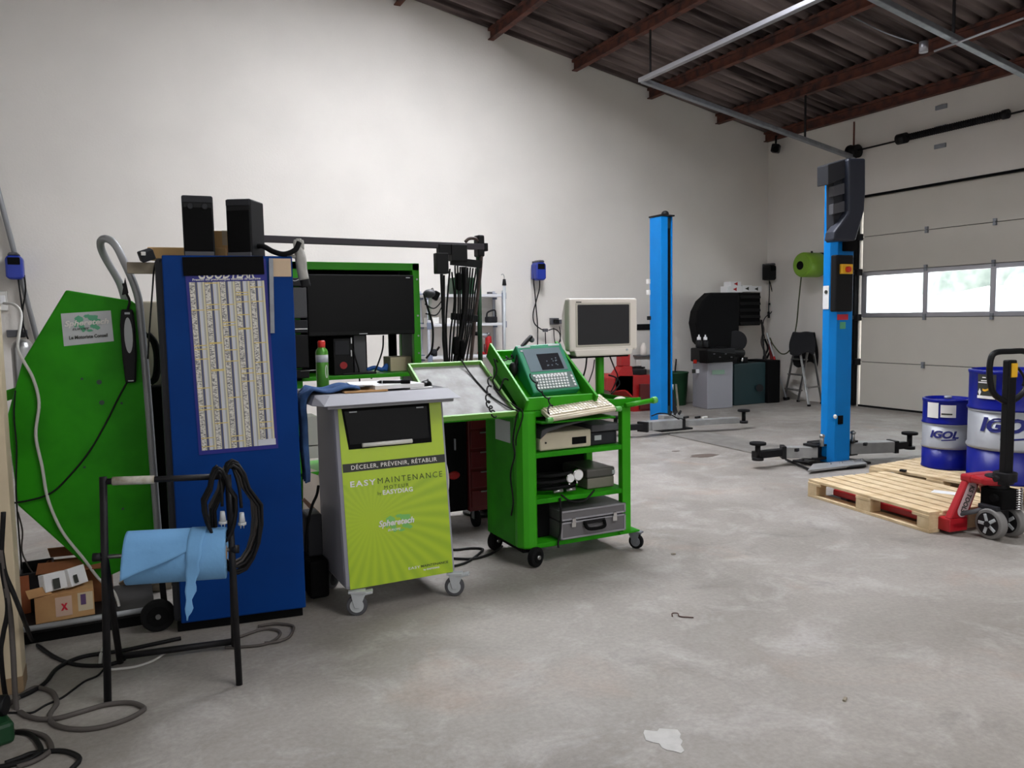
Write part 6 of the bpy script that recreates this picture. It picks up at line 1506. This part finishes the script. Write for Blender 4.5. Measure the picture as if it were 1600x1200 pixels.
# slatted wall cabinet with cartons on top
CYW = YW-.30
k0_, k1_ = py(1155,509,CYW), py(1188,457,CYW)
wc_ = thing('slatted_wall_cabinet', 'black slatted cabinet on the back wall beside the wheel guard', 'wall cabinet', ((k0_.x+k1_.x)/2,CYW+.15,k0_.z))
MB().box((k0_.x,CYW,k0_.z),(k1_.x,YW,k1_.z)).build('cabinet_body', 'blackm', wc_, .004, True)
for i in range(5): z = k0_.z+(i+.35)*(k1_.z-k0_.z)/5; MB().cbox(((k0_.x+k1_.x)/2,CYW-.012,z),((k1_.x-k0_.x)*.96,.012,.05),0,R(-20)).build('slat', 'black', wc_, .002, True)
for i, (xa, xb, ya, yb) in enumerate(((1137,1160,447,457),(1142,1158,440,447),(1160,1175,446,456),(1174,1190,447,456))):
    a, b = py(xa,yb,CYW+.02), py(xb,ya,CYW+.02)
    t = thing('small_carton', ['white carton with red arrow, lowest left on the wheel guard','white carton with red arrow stacked on the lowest carton','white carton in the middle on the slatted cabinet','white carton rightmost on the slatted cabinet'][i], 'box', ((a.x+b.x)/2,CYW+.1,a.z), group='white cartons on the slatted cabinet')
    MB().box((a.x,CYW+.02,max(a.z,k1_.z) if i != 1 else a.z),(b.x,CYW+.2,b.z)).build('box_body', 'paper', t, .003, True)
    q = MB(); cc = ((a+b)/2); q.prism([cc+Vector((-.05,-.003,0)), cc+Vector((.03,-.003,-.03)), cc+Vector((.03,-.003,.03))],(0,-.003,0)); q.build('arrow_print', 'red' if i < 2 else 'ink', t, 0, True)
# dark machine cabinet
q0_, q1_ = pz(1150,627), pz(1216,622)
DYc = 9.75
a, b = py(1147,625,DYc), py(1216,565,DYc)
dk = thing('compressor_cabinet', 'dark teal machine cabinet beside the wheel balancer', 'machine', ((a.x+b.x)/2, DYc+.3, 0))
MB().box((a.x,DYc,0),(b.x-.28,DYc+.55,b.z)).build('cabinet_body', 'tealdark', dk, .012, True); MB().box((b.x-.27,DYc-.05,0),(b.x,DYc+.5,b.z+.03)).build('motor_unit', 'blackm', dk, .012, True)
MB().cyl((a.x+.15,DYc+.2,b.z),(a.x+.15,DYc+.2,b.z+.12),.10,n=20).cyl((a.x+.38,DYc+.2,b.z),(a.x+.38,DYc+.2,b.z+.09),.07,n=20).build('valve_block', 'iron', dk, .006, True)
MB().ell((a.x+.20,DYc+.05,b.z+.06),(.03,.03,.05)).build('chrome_valve', 'chrome', dk, 0, True)
MB().tube(cr([(a.x+.36,DYc+.2,b.z+.05),(a.x+.33,DYc+.2,b.z+.2),(a.x+.30,DYc+.2,b.z+.28)],4),.03).build('filter_neck', mat('rust_brown',(86,62,52),.7), dk, 0, True)
MB().cyl(py(1187,606,DYc-.06), py(1187,606,DYc-.04), .06).build('vent_disc', 'black', dk, 0, True)
# tools leaning beside it
for (p0x, p0y, p1x, p1y, m, r_, lab, nm) in ((1198,520,1229,626,'labelgrey',.014,'white and red handled brush leaning by the stepladder','brush'), (1190,500,1200,610,'iron',.014,'black pole leaning in the corner beside the dark cabinet','pole'), (1203,535,1214,610,'dred',.03,'dark red pole leaning in the corner by the brush','pole')):
    a, b = py(p0x,p0y,10.15), pz(p1x,p1y); b = Vector((py(p1x,p1y,9.9).x, 9.9, .0)); t = thing('leaning_'+nm, lab, nm, b); MB().tube([a, b],r_,8).build('shaft', m, t, 0, True)
    if nm == 'brush': MB().tube([a.lerp(b,.35), a.lerp(b,.62)],.02,8).build('grip', 'red', t, 0, True); MB().cbox(b+Vector((0,0,.02)),(.16,.05,.05),.4).build('brush_head', 'rubber', t, .004, True)
t = thing('hanging_hoses', 'tangle of black hoses hanging under the black reel', 'hose', py(1195,560,10.3)-Vector((0,0,.2)))
for k, pts in enumerate((((1188,500),(1193,515),(1190,535),(1196,555),(1194,580)), ((1195,530),(1200,545),(1193,560),(1202,575)), ((1200,530),(1204,545),(1198,560)))): MB().tube(cr([py(*p, 10.3) for p in pts],5),.018,7).build('hose_strand', 'cable' if k else 'cableg', t, 0, True)
# ---- green air hose reel on the right wall
gx = XR-.27
g0 = pxx(1266,414,gx)
gr = thing('air_hose_reel', 'lime green air hose reel on the right wall', 'hose reel', g0)
MB().cyl((XR-.46,g0.y,g0.z),(XR-.08,g0.y,g0.z),.20,n=32).build('drum_housing', 'reelgreen', gr, .03, True)
MB().cyl((XR-.475,g0.y,g0.z),(XR-.455,g0.y,g0.z),.17,n=32).build('end_face', 'reelgreen', gr, .006, True)
MB().cyl((XR-.482,g0.y+.02,g0.z-.01),(XR-.472,g0.y+.02,g0.z-.01),.07,n=22).build('hub_opening', 'blackm', gr, .004, True)
MB().box((XR-.10,g0.y-.06,g0.z-.16),(XR-.002,g0.y+.06,g0.z+.2)).build('bracket', 'iron', gr, .006, True); MB().bar((XR-.35,g0.y-.1,g0.z+.20),(XR-.1,g0.y+.12,g0.z+.20),.03).build('carry_grip', 'iron', gr, .004, True)
hp = [pxx(1252,432,XR-.35), pxx(1248,470,XR-.3), pxx(1244,510,XR-.25), pxx(1235,545,XR-.25), pxx(1222,553,XR-.28), pxx(1209,540,XR-.3), pxx(1203,528,XR-.4)]
MB().tube(cr(hp,6),.011,8).build('air_hose', mat('hose_olive',(74,80,52),.6), gr, 0, True)
# ---- stepladder with a jacket on it
lad = thing('stepladder', 'aluminium stepladder standing open by the right wall', 'stepladder', pz(1250,629))
fa, fb, ra, rb_ = pz(1226,623), pz(1247,628), pz(1264,635), pz(1284,631)
topA = (fa+ra)/2; topB = (fb+rb_)/2
topA.z = topB.z = py(1262,522,topA.y).z
for a, b, n_ in ((fa,topA,'stile'),(fb,topB,'stile'),(ra,topA,'rear_leg'),(rb_,topB,'rear_leg')): MB().bar(a+Vector((0,0,.01)), b, .035, .02).build(n_, 'steel', lad, .003, True)
for k in (.17, .40, .63): MB().bar(fa.lerp(topA,k), fb.lerp(topB,k), .09, .02).build('tread', 'steel', lad, .003, True)
MB().bar(topA, topB, .12, .03).build('top_step', 'steel', lad, .004, True); MB().bar(ra.lerp(topA,.25), rb_.lerp(topB,.25), .025).build('rear_brace', 'steel', lad, 0, True)
for a in (fa,fb,ra,rb_): MB().cbox(a+Vector((0,0,.015)),(.045,.035,.03)).build('rubber_foot', 'rubber', lad, .003, True)
mtop = (topA+topB)/2; ldx = (topB-topA).normalized(); ldn = Vector((-ldx.y,ldx.x,0))
def jacket(u, v):
    s = (v-.5)*2; a = abs(s)
    drop = max(0,a-.12)*(.62 if s > 0 else .40)
    sp_ = min(a,.12)*1.0+max(0,a-.12)*.10
    p = mtop + ldx*((u-.5)*(.36+.05*math.sin(v*9))) + ldn*(sp_*(1 if s > 0 else -1)) + Vector((0,0,.035-drop*(1+.10*math.sin(u*7))+.006*math.sin(u*9+v*5)))
    return p + ldn*(.010*math.sin(u*10))*(1 if a > .2 else 0)
one(MB().grid(jacket, 22, 26), 'work_jacket', 'cloth', 'black work jacket thrown over the stepladder top', 'jacket', solid=.012)
# ---- dark fitting in the upper corner
cmx = thing('security_camera', 'small black camera under the roof in the corner', 'camera', pxx(1211,235,XR-.1))
cc = pxx(1212,232,XR-.15); MB().cbox(cc,(.16,.13,.14),.6,.2).build('camera_body', 'black', cmx, .02, True); MB().cyl(cc+Vector((-.08,-.08,-.02)), cc+Vector((-.12,-.12,-.05)), .05, n=16).build('lens_hood', 'blackm', cmx, .004, True); MB().bar(cc+Vector((0,0,.05)), cc+Vector((.06,.05,.22)), .03).build('mount_arm', 'black', cmx, 0, True)
